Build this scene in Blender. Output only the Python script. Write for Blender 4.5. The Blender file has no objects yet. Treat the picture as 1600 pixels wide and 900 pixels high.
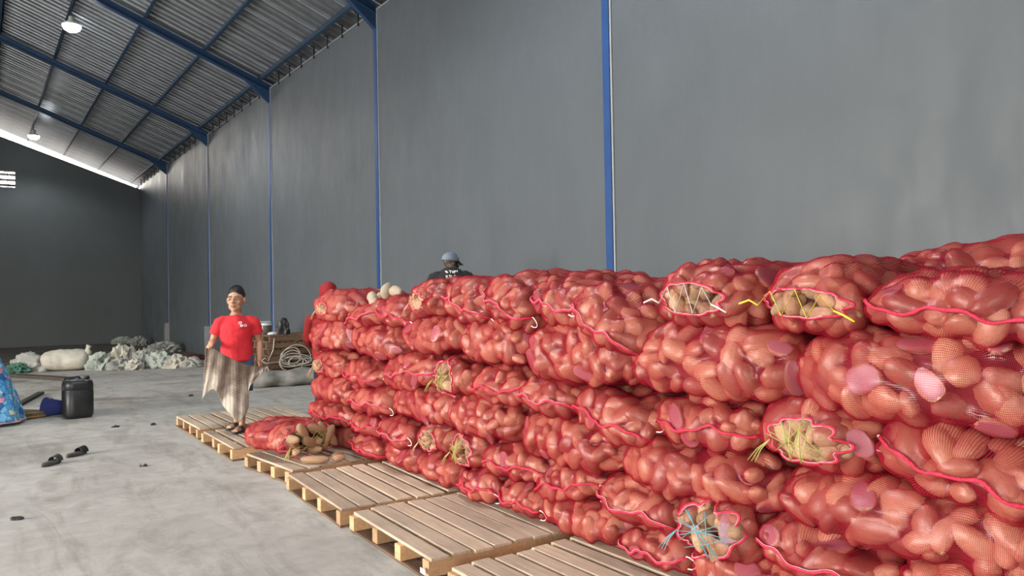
import bpy, bmesh, math, random
import numpy as np
from mathutils import Vector, Matrix, noise

# ------------------------------------------------------------------ camera, sky, lights, exposure
scene = bpy.context.scene
COL = scene.collection
PI = math.pi

cam_data = bpy.data.cameras.new('camera')
cam_data.sensor_width = 36.0
cam_data.lens = 27.0
cam_data.clip_end = 300
cam = bpy.data.objects.new('camera', cam_data)
COL.objects.link(cam)
YAW, PITCH, ROLL = math.radians(35), math.radians(0.72), math.radians(1.05)
_F = Vector((math.sin(YAW) * math.cos(PITCH), math.cos(YAW) * math.cos(PITCH), math.sin(PITCH)))
_R0 = Vector((math.cos(YAW), -math.sin(YAW), 0)); _U0 = _R0.cross(_F)
_R = _R0 * math.cos(ROLL) - _U0 * math.sin(ROLL)
_U = _U0 * math.cos(ROLL) + _R0 * math.sin(ROLL)
_m = Matrix((_R, _U, -_F)).transposed().to_4x4()
_m.translation = (0, 0, 1.6)
cam.matrix_world = _m
scene.camera = cam

world = bpy.data.worlds.new('sky'); scene.world = world
world.use_nodes = True
_nt = world.node_tree; _nt.nodes.clear()
_o = _nt.nodes.new('ShaderNodeOutputWorld'); _b = _nt.nodes.new('ShaderNodeBackground')
_g = _nt.nodes.new('ShaderNodeNewGeometry'); _s = _nt.nodes.new('ShaderNodeSeparateXYZ')
_r = _nt.nodes.new('ShaderNodeValToRGB'); _mr = _nt.nodes.new('ShaderNodeMapRange')
_tc = _nt.nodes.new('ShaderNodeTexCoord')
_mr.inputs[1].default_value = -1; _mr.inputs[2].default_value = 1
_nt.links.new(_tc.outputs['Generated'], _s.inputs[0]); _nt.links.new(_s.outputs['Z'], _mr.inputs[0])
_nt.links.new(_mr.outputs[0], _r.inputs[0]); _nt.links.new(_r.outputs[0], _b.inputs[0]); _nt.links.new(_b.outputs[0], _o.inputs[0])
_e = _r.color_ramp.elements
_e[0].position = 0.0; _e[0].color = (0.10, 0.09, 0.08, 1)
_e[1].position = 1.0; _e[1].color = (0.80, 0.90, 1.0, 1)
for p, c in ((0.495, (0.12, 0.11, 0.10, 1)), (0.51, (1.0, 0.88, 0.72, 1)), (0.62, (1.0, 0.95, 0.9, 1))):
    k = _e.new(p); k.color = c
_b.inputs[1].default_value = 18.0

def area_light(name, loc, rot, sx, sy, power, color=(1, 1, 1)):
    d = bpy.data.lights.new(name, 'AREA'); d.shape = 'RECTANGLE'; d.size = sx; d.size_y = sy
    d.energy = power; d.color = color
    o = bpy.data.objects.new(name, d); o.location = loc; o.rotation_euler = rot
    COL.objects.link(o); return o
# daylight through the two big doorways that lie outside the frame (left side wall, and the end behind the camera)
area_light('daylight_left_door', (-13.7, 9.5, 3.0), (0, -PI / 2, 0), 5.6, 10.6, 2600, (1.0, 0.99, 0.97))
area_light('daylight_near_door', (-6.2, -5.7, 2.9), (PI / 2, 0, 0), 4.5, 5.4, 150, (1.0, 0.99, 0.97))

vs = scene.view_settings
scene.display_settings.display_device = 'sRGB'
vs.view_transform = 'Standard'; vs.look = 'None'; vs.gamma = 1.0; vs.use_curve_mapping = False
vs.exposure = -0.08
scene.cycles.use_denoising = True
scene.cycles.transparent_max_bounces = 12
scene.cycles.max_bounces = 7
scene.cycles.sample_clamp_indirect = 8.0

# ------------------------------------------------------------------ helpers
def tag(o, label=None, cat=None, group=None, kind=None):
    if label: o['label'] = label
    if cat: o['category'] = cat
    if group: o['group'] = group
    if kind: o['kind'] = kind
    return o

def mesh_from(name, verts, faces, mat=None, smooth=False, mats=None, fmat=None):
    me = bpy.data.meshes.new(name)
    me.from_pydata([tuple(v) for v in verts], [], [tuple(f) for f in faces])
    for m in (mats or ([mat] if mat else [])): me.materials.append(m)
    if smooth: me.polygons.foreach_set('use_smooth', np.ones(len(me.polygons), bool))
    if fmat is not None: me.polygons.foreach_set('material_index', np.asarray(fmat, np.int32))
    me.update()
    return me

def link(name, me, parent=None, loc=None, rot=None, scale=None):
    o = bpy.data.objects.new(name, me); COL.objects.link(o)
    if parent is not None: o.parent = parent
    if loc is not None: o.location = loc
    if rot is not None: o.rotation_euler = rot
    if scale is not None: o.scale = scale
    return o

def empty(name, loc=(0, 0, 0), rz=0.0, rot=None):
    o = bpy.data.objects.new(name, None); COL.objects.link(o)
    o.empty_display_size = 0.1; o.location = loc
    o.rotation_euler = rot if rot else (0, 0, rz)
    return o

class MB:
    """collects shapes into one mesh"""
    def __init__(s): s.v = []; s.f = []; s.m = []; s.mi = 0
    def add(s, verts, faces):
        b = len(s.v); s.v += [tuple(p) for p in verts]
        s.f += [tuple(b + i for i in f) for f in faces]; s.m += [s.mi] * len(faces); return s
    def box(s, x0, x1, y0, y1, z0, z1, mat=None, bev=0.0):
        if bev <= 0:
            v = [(x, y, z) for z in (z0, z1) for y in (y0, y1) for x in (x0, x1)]
            f = [(0, 2, 3, 1), (4, 5, 7, 6), (0, 1, 5, 4), (2, 6, 7, 3), (0, 4, 6, 2), (1, 3, 7, 5)]
        else:
            b = bev; v = []
            for z, i in ((z0, b), (z0 + b, 0), (z1 - b, 0), (z1, b)):
                v += [(x0 + i, y0 + i, z), (x1 - i, y0 + i, z), (x1 - i, y1 - i, z), (x0 + i, y1 - i, z)]
            f = [(3, 2, 1, 0), (12, 13, 14, 15)]
            for l in range(3):
                for k in range(4):
                    a = l * 4 + k; c = l * 4 + (k + 1) % 4; f.append((a, c, c + 4, a + 4))
        if mat is not None: v = [tuple(mat @ Vector(p)) for p in v]
        return s.add(v, f)
    def tube(s, pts, rad, n=8, caps=True, flat=1.0, up=(0, 0, 1)):
        pts = [Vector(p) for p in pts]; k = len(pts)
        rads = rad if isinstance(rad, (list, tuple)) else [rad] * k
        rings = []
        upv = Vector(up)
        prev = None
        for i, p in enumerate(pts):
            t = (pts[min(i + 1, k - 1)] - pts[max(i - 1, 0)])
            t = t.normalized() if t.length > 1e-9 else Vector((0, 0, 1))
            if prev is None:
                a = upv.cross(t)
                if a.length < 1e-3: a = Vector((1, 0, 0)).cross(t)
            else:
                a = prev - t * prev.dot(t)
                if a.length < 1e-4: a = upv.cross(t)
            a.normalize(); prev = a; b = t.cross(a)
            r = rads[i]; ra, rb = (r if isinstance(r, (tuple, list)) else (r, r * flat))
            rings.append([p + a * (ra * math.cos(2 * PI * j / n)) + b * (rb * math.sin(2 * PI * j / n)) for j in range(n)])
        v = [q for r in rings for q in r]; f = []
        for i in range(k - 1):
            for j in range(n):
                f.append((i * n + j, i * n + (j + 1) % n, (i + 1) * n + (j + 1) % n, (i + 1) * n + j))
        if caps: f += [tuple(range(n - 1, -1, -1)), tuple((k - 1) * n + j for j in range(n))]
        return s.add(v, f)
    def ell(s, c, r, nu=14, nv=10, mat=None):
        v = []; f = []
        for i in range(nv + 1):
            ph = PI * i / nv
            for j in range(nu):
                th = 2 * PI * j / nu
                p = Vector((r[0] * math.sin(ph) * math.cos(th), r[1] * math.sin(ph) * math.sin(th), r[2] * math.cos(ph)))
                if mat is not None: p = mat @ p
                v.append(p + Vector(c))
        for i in range(nv):
            for j in range(nu):
                f.append((i * nu + j, (i + 1) * nu + j, (i + 1) * nu + (j + 1) % nu, i * nu + (j + 1) % nu))
        return s.add(v, f)
    def lathe(s, prof, n=24, c=(0, 0, 0)):
        v = [(c[0] + r * math.cos(2 * PI * j / n), c[1] + r * math.sin(2 * PI * j / n), c[2] + z) for r, z in prof for j in range(n)]
        f = [(i * n + j, i * n + (j + 1) % n, (i + 1) * n + (j + 1) % n, (i + 1) * n + j) for i in range(len(prof) - 1) for j in range(n)]
        return s.add(v, f)
    def grid(s, fn, nu, nv):
        v = [fn(i / nu, j / nv) for j in range(nv + 1) for i in range(nu + 1)]
        f = [(j * (nu + 1) + i, j * (nu + 1) + i + 1, (j + 1) * (nu + 1) + i + 1, (j + 1) * (nu + 1) + i) for j in range(nv) for i in range(nu)]
        return s.add(v, f)
    def mesh(s, name, mat=None, smooth=False, mats=None):
        return mesh_from(name, s.v, s.f, mat, smooth, mats, s.m if mats else None)
    def build(s, name, mat=None, parent=None, smooth=False, mats=None, **kw):
        return link(name, s.mesh(name, mat, smooth, mats), parent, **kw)

def weld(me, d=1e-4):
    bm = bmesh.new(); bm.from_mesh(me); bmesh.ops.remove_doubles(bm, verts=bm.verts, dist=d)
    bmesh.ops.recalc_face_normals(bm, faces=bm.faces); bm.to_mesh(me); bm.free(); return me

def remesh(mb, name, voxel, mat, smooth_it=3, mats=None):
    """one continuous skin grown around overlapping shapes"""
    me = mb.mesh(name + '_raw', mat)
    o = bpy.data.objects.new(name + '_raw', me); COL.objects.link(o)
    m = o.modifiers.new('r', 'REMESH'); m.mode = 'VOXEL'; m.voxel_size = voxel; m.use_smooth_shade = True
    if smooth_it:
        q = o.modifiers.new('s', 'SMOOTH'); q.iterations = smooth_it; q.factor = 0.5
    dg = bpy.context.evaluated_depsgraph_get()
    out = bpy.data.meshes.new_from_object(o.evaluated_get(dg)); out.name = name
    out.materials.clear()
    out.materials.append(mat)
    out.polygons.foreach_set('use_smooth', np.ones(len(out.polygons), bool))
    bpy.data.objects.remove(o); bpy.data.meshes.remove(me)
    return out

# ---- materials
class NT:
    def __init__(s, name):
        s.m = bpy.data.materials.new(name); s.m.use_nodes = True
        s.t = s.m.node_tree; s.n = s.t.nodes; s.n.clear()
        s.out = s.n.new('ShaderNodeOutputMaterial'); s.p = s.n.new('ShaderNodeBsdfPrincipled')
        s.l(s.p.outputs[0], s.out.inputs[0]); s._tc = None
    def l(s, a, b): s.t.links.new(a, b)
    def set(s, **k):
        for a, v in k.items():
            s.p.inputs[{'color': 'Base Color', 'rough': 'Roughness', 'metal': 'Metallic', 'spec': 'Specular IOR Level', 'sheen': 'Sheen Weight', 'sss': 'Subsurface Weight'}[a]].default_value = v if not isinstance(v, tuple) or len(v) == 4 else (*v, 1)
        return s
    def coord(s, which='Object', scale=(1, 1, 1), rot=(0, 0, 0)):
        if s._tc is None: s._tc = s.n.new('ShaderNodeTexCoord')
        mp = s.n.new('ShaderNodeMapping'); mp.inputs['Scale'].default_value = scale; mp.inputs['Rotation'].default_value = rot
        s.l(s._tc.outputs[which], mp.inputs[0]); return mp.outputs[0]
    def noise(s, co, scale, detail=4, rough=0.55, dist=0.0):
        q = s.n.new('ShaderNodeTexNoise'); q.inputs['Scale'].default_value = scale; q.inputs['Detail'].default_value = detail
        q.inputs['Roughness'].default_value = rough; q.inputs['Distortion'].default_value = dist
        s.l(co, q.inputs['Vector']); return q.outputs['Fac']
    def ramp(s, fac, stops):
        q = s.n.new('ShaderNodeValToRGB'); e = q.color_ramp.elements
        while len(e) < len(stops): e.new(0.5)
        for i, (p, c) in enumerate(stops):
            e[i].position = p; e[i].color = (*c, 1) if len(c) == 3 else c
        s.l(fac, q.inputs[0]); return q.outputs[0]
    def mix(s, a, b, fac=0.5, mode='MIX'):
        q = s.n.new('ShaderNodeMix'); q.data_type = 'RGBA'; q.blend_type = mode
        for v, i in ((fac, 0), (a, 6), (b, 7)):
            if hasattr(v, 'is_output'): s.l(v, q.inputs[i])
            else: q.inputs[i].default_value = v if i == 0 else (*v, 1)
        return q.outputs[2]
    def math(s, op, a, b=None, c=None):
        q = s.n.new('ShaderNodeMath'); q.operation = op
        for i, v in enumerate((a, b, c)):
            if v is None: continue
            if hasattr(v, 'is_output'): s.l(v, q.inputs[i])
            else: q.inputs[i].default_value = v
        return q.outputs[0]
    def sep(s, co):
        q = s.n.new('ShaderNodeSeparateXYZ'); s.l(co, q.inputs[0]); return q.outputs
    def bump(s, h, strength=0.3, dist=0.01):
        q = s.n.new('ShaderNodeBump'); q.inputs['Strength'].default_value = strength; q.inputs['Distance'].default_value = dist
        s.l(h, q.inputs['Height']); s.l(q.outputs[0], s.p.inputs['Normal']); return s
    def rnd(s):
        q = s.n.new('ShaderNodeObjectInfo'); return q.outputs['Random']
    def col(s, c): s.l(c, s.p.inputs['Base Color']); return s

def simple(name, color, rough=0.6, metal=0.0, var=0.15, scale=6.0, bump=0.0, bscale=40.0, spec=0.5):
    n = NT(name); n.set(rough=rough, metal=metal, spec=spec)
    co = n.coord()
    lo = tuple(c * (1 - var) for c in color); hi = tuple(min(1, c * (1 + var)) for c in color)
    n.col(n.ramp(n.noise(co, scale, 5), [(0.3, lo), (0.7, hi)]))
    if bump: n.bump(n.noise(co, bscale, 4), bump, 0.01)
    return n.m

M = {}
def make_materials():
    # concrete floor with dust, scuffs and the soil-dark strip before the far wall
    n = NT('concrete_floor'); n.set(rough=0.8, spec=0.25)
    co = n.coord()
    big = n.noise(co, 0.55, 6, 0.6, 0.6); fine = n.noise(co, 5.0, 6, 0.65, 0.3); streak = n.noise(n.coord(scale=(1.2, 0.35, 1)), 2.2, 5, 0.7, 1.2)
    base = n.ramp(big, [(0.3, (0.40, 0.38, 0.345)), (0.5, (0.51, 0.485, 0.445)), (0.72, (0.60, 0.58, 0.54))])
    base = n.mix(base, n.ramp(fine, [(0.3, (0.55, 0.53, 0.5)), (0.65, (1, 1, 1))]), 0.45, 'MULTIPLY')
    base = n.mix(base, n.ramp(streak, [(0.36, (0.62, 0.6, 0.57)), (0.52, (1, 1, 1))]), 0.6, 'MULTIPLY')
    xyz = n.sep(n.coord())
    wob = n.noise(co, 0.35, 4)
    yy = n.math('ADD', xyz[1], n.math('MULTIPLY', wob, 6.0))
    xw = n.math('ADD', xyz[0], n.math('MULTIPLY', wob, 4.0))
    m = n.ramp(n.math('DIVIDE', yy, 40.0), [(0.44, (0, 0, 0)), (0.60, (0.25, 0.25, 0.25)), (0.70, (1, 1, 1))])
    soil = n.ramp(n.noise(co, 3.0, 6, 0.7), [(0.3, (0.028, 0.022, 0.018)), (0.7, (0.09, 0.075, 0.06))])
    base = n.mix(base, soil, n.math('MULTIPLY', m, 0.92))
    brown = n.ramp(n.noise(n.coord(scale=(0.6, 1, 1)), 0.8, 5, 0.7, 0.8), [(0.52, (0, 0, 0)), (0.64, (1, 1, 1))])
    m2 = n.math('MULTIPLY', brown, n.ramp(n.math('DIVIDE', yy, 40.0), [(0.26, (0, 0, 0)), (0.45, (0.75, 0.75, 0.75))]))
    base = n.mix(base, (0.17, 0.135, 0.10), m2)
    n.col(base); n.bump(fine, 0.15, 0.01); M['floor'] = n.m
    # painted plaster wall: grey, a little glossy, brushed vertically
    for key, tint in (('wall', (0.092, 0.104, 0.114)), ('wall_far', (0.084, 0.094, 0.097))):
        n = NT('grey_painted_plaster_' + key); n.set(spec=0.4)
        co = n.coord(); st = n.noise(n.coord(scale=(1, 3.0, 0.35)), 3.0, 6, 0.65); cl = n.noise(co, 0.5, 5, 0.6, 0.4)
        c = n.ramp(cl, [(0.3, tuple(t * 0.92 for t in tint)), (0.7, tuple(t * 1.08 for t in tint))])
        c = n.mix(c, n.ramp(st, [(0.3, (0.92, 0.92, 0.92)), (0.7, (1.05, 1.05, 1.05))]), 0.35, 'MULTIPLY')
        n.col(c)
        r = n.ramp(n.noise(n.coord(scale=(1, 1.5, 0.6)), 1.6, 5, 0.7), [(0.3, (0.40, 0.40, 0.40)), (0.7, (0.60, 0.60, 0.60))])
        n.l(r, n.p.inputs['Roughness']); n.bump(n.noise(n.coord(scale=(1, 2, 0.7)), 9, 5, 0.7), 0.12, 0.02); M[key] = n.m
    M['blue'] = simple('blue_steel_paint', (0.016, 0.06, 0.19), 0.42, 0, 0.12, 3)
    M['rafter'] = simple('muted_blue_rafter_paint', (0.017, 0.048, 0.115), 0.5, 0, 0.12, 3)
    M['bluedark'] = simple('dark_blue_purlin_paint', (0.02, 0.045, 0.085), 0.45, 0, 0.2, 3)
    M['jamb'] = simple('pale_plaster_edge', (0.27, 0.28, 0.29), 0.6, 0, 0.08, 4)
    M['galv'] = simple('galvanised_roof_sheet', (0.31, 0.33, 0.35), 0.38, 0.75, 0.2, 2.5, 0.08, 6)
    M['plinth'] = simple('rough_concrete_plinth', (0.22, 0.22, 0.22), 0.9, 0, 0.12, 5)
    M['hook'] = simple('rusty_dark_steel', (0.05, 0.05, 0.052), 0.6, 0.4)
    # timber
    def wood(name, lo, hi, grain=1.0, rough=0.75):
        n = NT(name); n.set(rough=rough, spec=0.25)
        g = n.noise(n.coord(scale=(14, 0.9, 14)), 3.0 * grain, 6, 0.65, 0.6); b = n.noise(n.coord(), 2.5, 4)
        c = n.ramp(g, [(0.28, lo), (0.7, hi)])
        c = n.mix(c, n.ramp(b, [(0.3, (0.7, 0.68, 0.66)), (0.65, (1.05, 1.03, 1.0))]), 0.7, 'MULTIPLY')
        c = n.mix(c, n.ramp(n.rnd(), [(0, (0.72, 0.68, 0.64)), (0.5, (1.0, 0.97, 0.93)), (1, (1.18, 1.12, 1.02))]), 0.85, 'MULTIPLY')
        n.col(c); n.bump(g, 0.25, 0.004); return n.m
    M['wood'] = wood('pallet_wood', (0.43, 0.345, 0.27), (0.64, 0.54, 0.43))
    M['woodend'] = wood('pallet_wood_raw', (0.50, 0.31, 0.17), (0.68, 0.46, 0.28))
    M['woodold'] = wood('weathered_brown_wood', (0.075, 0.045, 0.03), (0.24, 0.155, 0.105))
    M['wooddark'] = wood('dark_board', (0.035, 0.03, 0.026), (0.10, 0.085, 0.07))
    # tubers
    def tuber(name, lo, mid, hi):
        n = NT(name); n.set(rough=0.5, spec=0.45)
        c = n.ramp(n.rnd(), [(0.0, lo), (0.45, mid), (1.0, hi)])
        sp = n.noise(n.coord('Generated'), 9, 5, 0.7)
        c = n.mix(c, n.ramp(sp, [(0.30, (0.62, 0.5, 0.42)), (0.55, (1, 1, 1))]), 0.6, 'MULTIPLY')
        n.col(c); n.bump(n.noise(n.coord('Generated'), 5, 3), 0.25, 0.02); return n.m
    M['tuber'] = tuber('tuber_skin', (0.27, 0.11, 0.068), (0.50, 0.265, 0.155), (0.68, 0.44, 0.27))
    n = NT('tuber_cut_flesh'); n.set(rough=0.42, spec=0.5)
    c = n.ramp(n.rnd(), [(0, (0.42, 0.22, 0.27)), (1, (0.56, 0.33, 0.38))])
    n.col(n.mix(c, n.ramp(n.noise(n.coord('Generated'), 14, 4), [(0.3, (0.8, 0.75, 0.78)), (0.7, (1, 1, 1))]), 0.7, 'MULTIPLY')); M['cut'] = n.m
    M['fill'] = simple('shade_dark_tuber_core', (0.10, 0.02, 0.016), 0.8, 0, 0.4, 14, 0.5, 12)  # dark red core: the shade between tubers is put into its colour
    M['peeled'] = simple('peeled_pale_tuber', (0.40, 0.32, 0.235), 0.6, 0, 0.25, 14, 0.2, 20)
    M['tan'] = simple('bare_tan_tuber', (0.34, 0.205, 0.115), 0.7, 0, 0.4, 16, 0.3, 22)
    # red net
    n = NT('red_net'); n.n.remove(n.p)
    uv = n.n.new('ShaderNodeUVMap'); q = n.sep(uv.outputs[0])
    geo = n.n.new('ShaderNodeLayerWeight'); geo.inputs[0].default_value = 0.5
    wob = n.noise(n.coord('Object'), 12, 2); wv = n.math('MULTIPLY', n.math('SUBTRACT', wob, 0.5), 0.9)
    def lines(s, cell, w):
        fr = n.math('FRACT', n.math('ADD', n.math('DIVIDE', s, cell), wv))
        return n.math('LESS_THAN', n.math('ABSOLUTE', n.math('SUBTRACT', fr, 0.5)), w)
    wid = n.math('ADD', n.math('MULTIPLY', geo.outputs['Facing'], 0.12), 0.105)
    a = n.math('MAXIMUM', lines(q[0], 0.0078, wid), lines(q[1], 0.0062, wid))
    d = n.n.new('ShaderNodeBsdfDiffuse'); tr = n.n.new('ShaderNodeBsdfTranslucent'); gl = n.n.new('ShaderNodeBsdfGlossy')
    d.inputs[0].default_value = (0.46, 0.016, 0.042, 1); tr.inputs[0].default_value = (0.52, 0.019, 0.045, 1)
    gl.inputs[0].default_value = (0.9, 0.75, 0.75, 1); gl.inputs[1].default_value = 0.35
    m1 = n.n.new('ShaderNodeMixShader'); m1.inputs[0].default_value = 0.4; n.l(d.outputs[0], m1.inputs[1]); n.l(tr.outputs[0], m1.inputs[2])
    m2 = n.n.new('ShaderNodeMixShader'); m2.inputs[0].default_value = 0.06; n.l(m1.outputs[0], m2.inputs[1]); n.l(gl.outputs[0], m2.inputs[2])
    tp = n.n.new('ShaderNodeBsdfTransparent'); m3 = n.n.new('ShaderNodeMixShader')
    n.l(a, m3.inputs[0]); n.l(tp.outputs[0], m3.inputs[1]); n.l(m2.outputs[0], m3.inputs[2]); n.l(m3.outputs[0], n.out.inputs[0])
    M['net'] = n.m
    M['seam'] = simple('crimson_seam_cord', (0.62, 0.022, 0.065), 0.55, 0, 0.3, 60, 0.6, 120)
    M['rim'] = simple('pink_white_rim_cord', (0.72, 0.34, 0.38), 0.5, 0, 0.3, 30)
    M['white'] = simple('white_plastic_cord', (0.85, 0.80, 0.78), 0.45, 0, 0.06)
    M['yellow'] = simple('yellow_plastic_ribbon', (0.80, 0.72, 0.06), 0.45, 0, 0.08)
    M['green'] = simple('yellow_green_plastic_ribbon', (0.46, 0.48, 0.13), 0.5, 0, 0.1)
    M['cyan'] = simple('light_blue_plastic_ribbon', (0.16, 0.43, 0.50), 0.5, 0, 0.1)
    M['straw'] = simple('dry_straw', (0.66, 0.46, 0.27), 0.7, 0, 0.25, 30)
    # people and things
    M['skin'] = simple('skin', (0.47, 0.26, 0.17), 0.5, 0, 0.1, 10, spec=0.4)
    M['skindark'] = simple('dark_tanned_skin', (0.07, 0.04, 0.03), 0.5, 0, 0.1, 10)
    M['lip'] = simple('lip', (0.36, 0.13, 0.11), 0.45)
    M['hair'] = simple('black_hair', (0.008, 0.007, 0.007), 0.45, 0, 0.3, 60, 0.6, 90)
    M['eye'] = simple('eye_white', (0.62, 0.58, 0.54), 0.3); M['iris'] = simple('dark_iris', (0.015, 0.01, 0.008), 0.2)
    M['redshirt'] = simple('red_cotton', (0.62, 0.022, 0.035), 0.85, 0, 0.1, 8, 0.25, 14)
    M['redhood'] = simple('dark_red_fleece', (0.26, 0.012, 0.014), 0.9, 0, 0.15, 8, 0.3, 14)
    M['blackshirt'] = simple('black_cotton', (0.013, 0.012, 0.013), 0.85, 0, 0.2, 8, 0.25, 14)
    M['jeans'] = simple('blue_denim', (0.055, 0.12, 0.26), 0.85, 0, 0.25, 20, 0.2, 30)
    M['darkpants'] = simple('dark_trousers', (0.03, 0.03, 0.035), 0.85)
    M['cap'] = simple('faded_grey_blue_cap', (0.15, 0.18, 0.225), 0.8, 0, 0.3, 12)
    M['rubber'] = simple('dusty_dark_rubber', (0.055, 0.052, 0.05), 0.75, 0, 0.35, 15, 0.2, 30)
    M['print'] = simple('white_print', (0.8, 0.79, 0.78), 0.7)
    M['jerry'] = simple('scuffed_black_plastic', (0.013, 0.0135, 0.015), 0.42, 0, 0.5, 6, 0.15, 14)
    M['jerrylid'] = simple('worn_pale_rim', (0.30, 0.29, 0.26), 0.6, 0, 0.4, 20)
    M['bucket'] = simple('blue_plastic', (0.035, 0.045, 0.19), 0.5, 0, 0.2, 6)
    M['tarp'] = simple('grey_woven_tarp', (0.235, 0.225, 0.205), 0.75, 0, 0.25, 7, 0.5, 12)
    M['sackwhite'] = simple('off_white_woven_sack', (0.44, 0.415, 0.35), 0.75, 0, 0.22, 4, 0.6, 9)
    M['sackgrey'] = simple('grey_white_woven_sack', (0.33, 0.33, 0.30), 0.75, 0, 0.28, 4, 0.6, 9)
    M['sackgreen'] = simple('greenish_woven_sack', (0.35, 0.385, 0.335), 0.75, 0, 0.3, 4, 0.6, 9)
    M['greennet'] = simple('dull_green_net', (0.07, 0.17, 0.12), 0.8, 0, 0.35, 12)
    M['matbody'] = simple('olive_woven_mat', (0.12, 0.115, 0.065), 0.8, 0, 0.35, 16, 0.4, 40)
    M['mattrim'] = simple('orange_brown_binding', (0.40, 0.20, 0.08), 0.7)
    M['cookerwhite'] = simple('white_enamel', (0.68, 0.68, 0.65), 0.35); M['cookerdark'] = simple('brown_grey_panel', (0.10, 0.095, 0.085), 0.35)
    M['rope'] = simple('pale_nylon_rope', (0.50, 0.47, 0.40), 0.7, 0, 0.15, 30)
    M['blackbag'] = simple('black_plastic_bag', (0.02, 0.02, 0.022), 0.4, 0, 0.2, 6, 0.4, 10)
    M['darkred'] = simple('dark_red_sheet', (0.10, 0.02, 0.02), 0.7)
    M['sticker'] = simple('white_paper_sticker', (0.75, 0.74, 0.72), 0.6)
    # dirty checked cloth
    n = NT('dirty_checked_cloth'); n.set(rough=0.9, spec=0.1)
    uv = n.n.new('ShaderNodeUVMap'); q = n.sep(uv.outputs[0])
    gx = n.math('LESS_THAN', n.math('ABSOLUTE', n.math('SUBTRACT', n.math('FRACT', n.math('MULTIPLY', q[0], 22)), 0.5)), 0.09)
    gy = n.math('LESS_THAN', n.math('ABSOLUTE', n.math('SUBTRACT', n.math('FRACT', n.math('MULTIPLY', q[1], 20)), 0.5)), 0.09)
    g = n.math('MAXIMUM', gx, gy)
    d1 = n.noise(n.coord(), 7, 5, 0.6); dirt = n.math('MULTIPLY', n.math('ADD', d1, n.math('MULTIPLY', n.math('SUBTRACT', 0.62, q[1]), 0.55)), 1.0)
    base = n.ramp(dirt, [(0.38, (0.50, 0.45, 0.385)), (0.58, (0.33, 0.275, 0.23)), (0.78, (0.21, 0.165, 0.135))])
    n.col(n.mix(base, n.mix(base, (0.5, 0.46, 0.42), 1.0, 'MULTIPLY'), n.math('MULTIPLY', g, 0.8))); M['cloth'] = n.m
    # printed gown
    n = NT('floral_print'); n.set(rough=0.85, spec=0.1)
    v = n.n.new('ShaderNodeTexVoronoi'); v.inputs['Scale'].default_value = 13; n.l(n.coord(), v.inputs['Vector'])
    v2 = n.n.new('ShaderNodeTexVoronoi'); v2.inputs['Scale'].default_value = 13; v2.feature = 'DISTANCE_TO_EDGE'; n.l(n.coord(), v2.inputs['Vector'])
    sx = n.sep(v.outputs['Color'])[0]
    c = n.ramp(sx, [(0.0, (0.10, 0.38, 0.72)), (0.35, (0.22, 0.55, 0.82)), (0.55, (0.45, 0.72, 0.85)), (0.74, (0.62, 0.66, 0.50)), (0.86, (0.75, 0.33, 0.45)), (0.93, (0.05, 0.16, 0.40))])
    for e in n.n:
        if e.type == 'VALTORGB': e.color_ramp.interpolation = 'CONSTANT'
    edge = n.math('LESS_THAN', v2.outputs['Distance'], 0.06)
    c = n.mix(c, (0.03, 0.06, 0.18), n.math('MULTIPLY', edge, n.noise(n.coord(), 6, 3)))
    n.col(n.mix(c, n.ramp(n.noise(n.coord(), 25, 3), [(0.4, (0.7, 0.75, 0.85)), (0.6, (1, 1, 1))]), 0.6, 'MULTIPLY')); M['floral'] = n.m
    M['hem'] = simple('pink_hem', (0.70, 0.42, 0.50), 0.8)
    def emit(name, c, s):
        n = NT(name); n.set(color=c); n.p.inputs['Emission Color'].default_value = (*c, 1); n.p.inputs['Emission Strength'].default_value = s; return n.m
    M['lamp'] = emit('lamp_glow', (0.92, 0.97, 1.0), 40)
make_materials()

# ------------------------------------------------------------------ the building
WX, YF, YN, XL = 5.85, 36.1, -6.0, -14.2       # right wall, far gable, near end, left wall
RIDGE, SL, EAVE = -4.15, 0.39, 6.94            # ridge position, roof slope, roof sheet height at the right wall
def roof_z(x): return EAVE + SL * (WX - x) if x > RIDGE else EAVE + SL * (WX - RIDGE) - SL * (RIDGE - x)
COLS = [30.4, 24.35, 18.35, 12.4, 6.4, 0.4]

fl = MB().box(XL - 0.3, WX + 0.3, YN - 14, YF + 0.3, -0.2, 0).build('floor', M['floor'])
tag(fl, 'dusty grey concrete floor of the warehouse', 'floor', kind='structure')

# right wall: one plaster bay between each pair of columns, standing a little proud of the steel
wr = MB().box(WX + 0.02, WX + 0.25, YN, YF + 0.2, 0, 6.72).build('wall_right', M['wall'])
tag(wr, 'long grey painted plaster wall behind the sacks', 'wall', kind='structure')
edges = [YF] + COLS + [YN]
for a, b in zip(edges[:-1], edges[1:]):
    MB().box(WX - 0.005, WX + 0.02, b + (0.07 if b != YN else 0), a - (0.07 if a != YF else 0), 0, 6.72).build('plaster_panel', M['wall'], wr)

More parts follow.
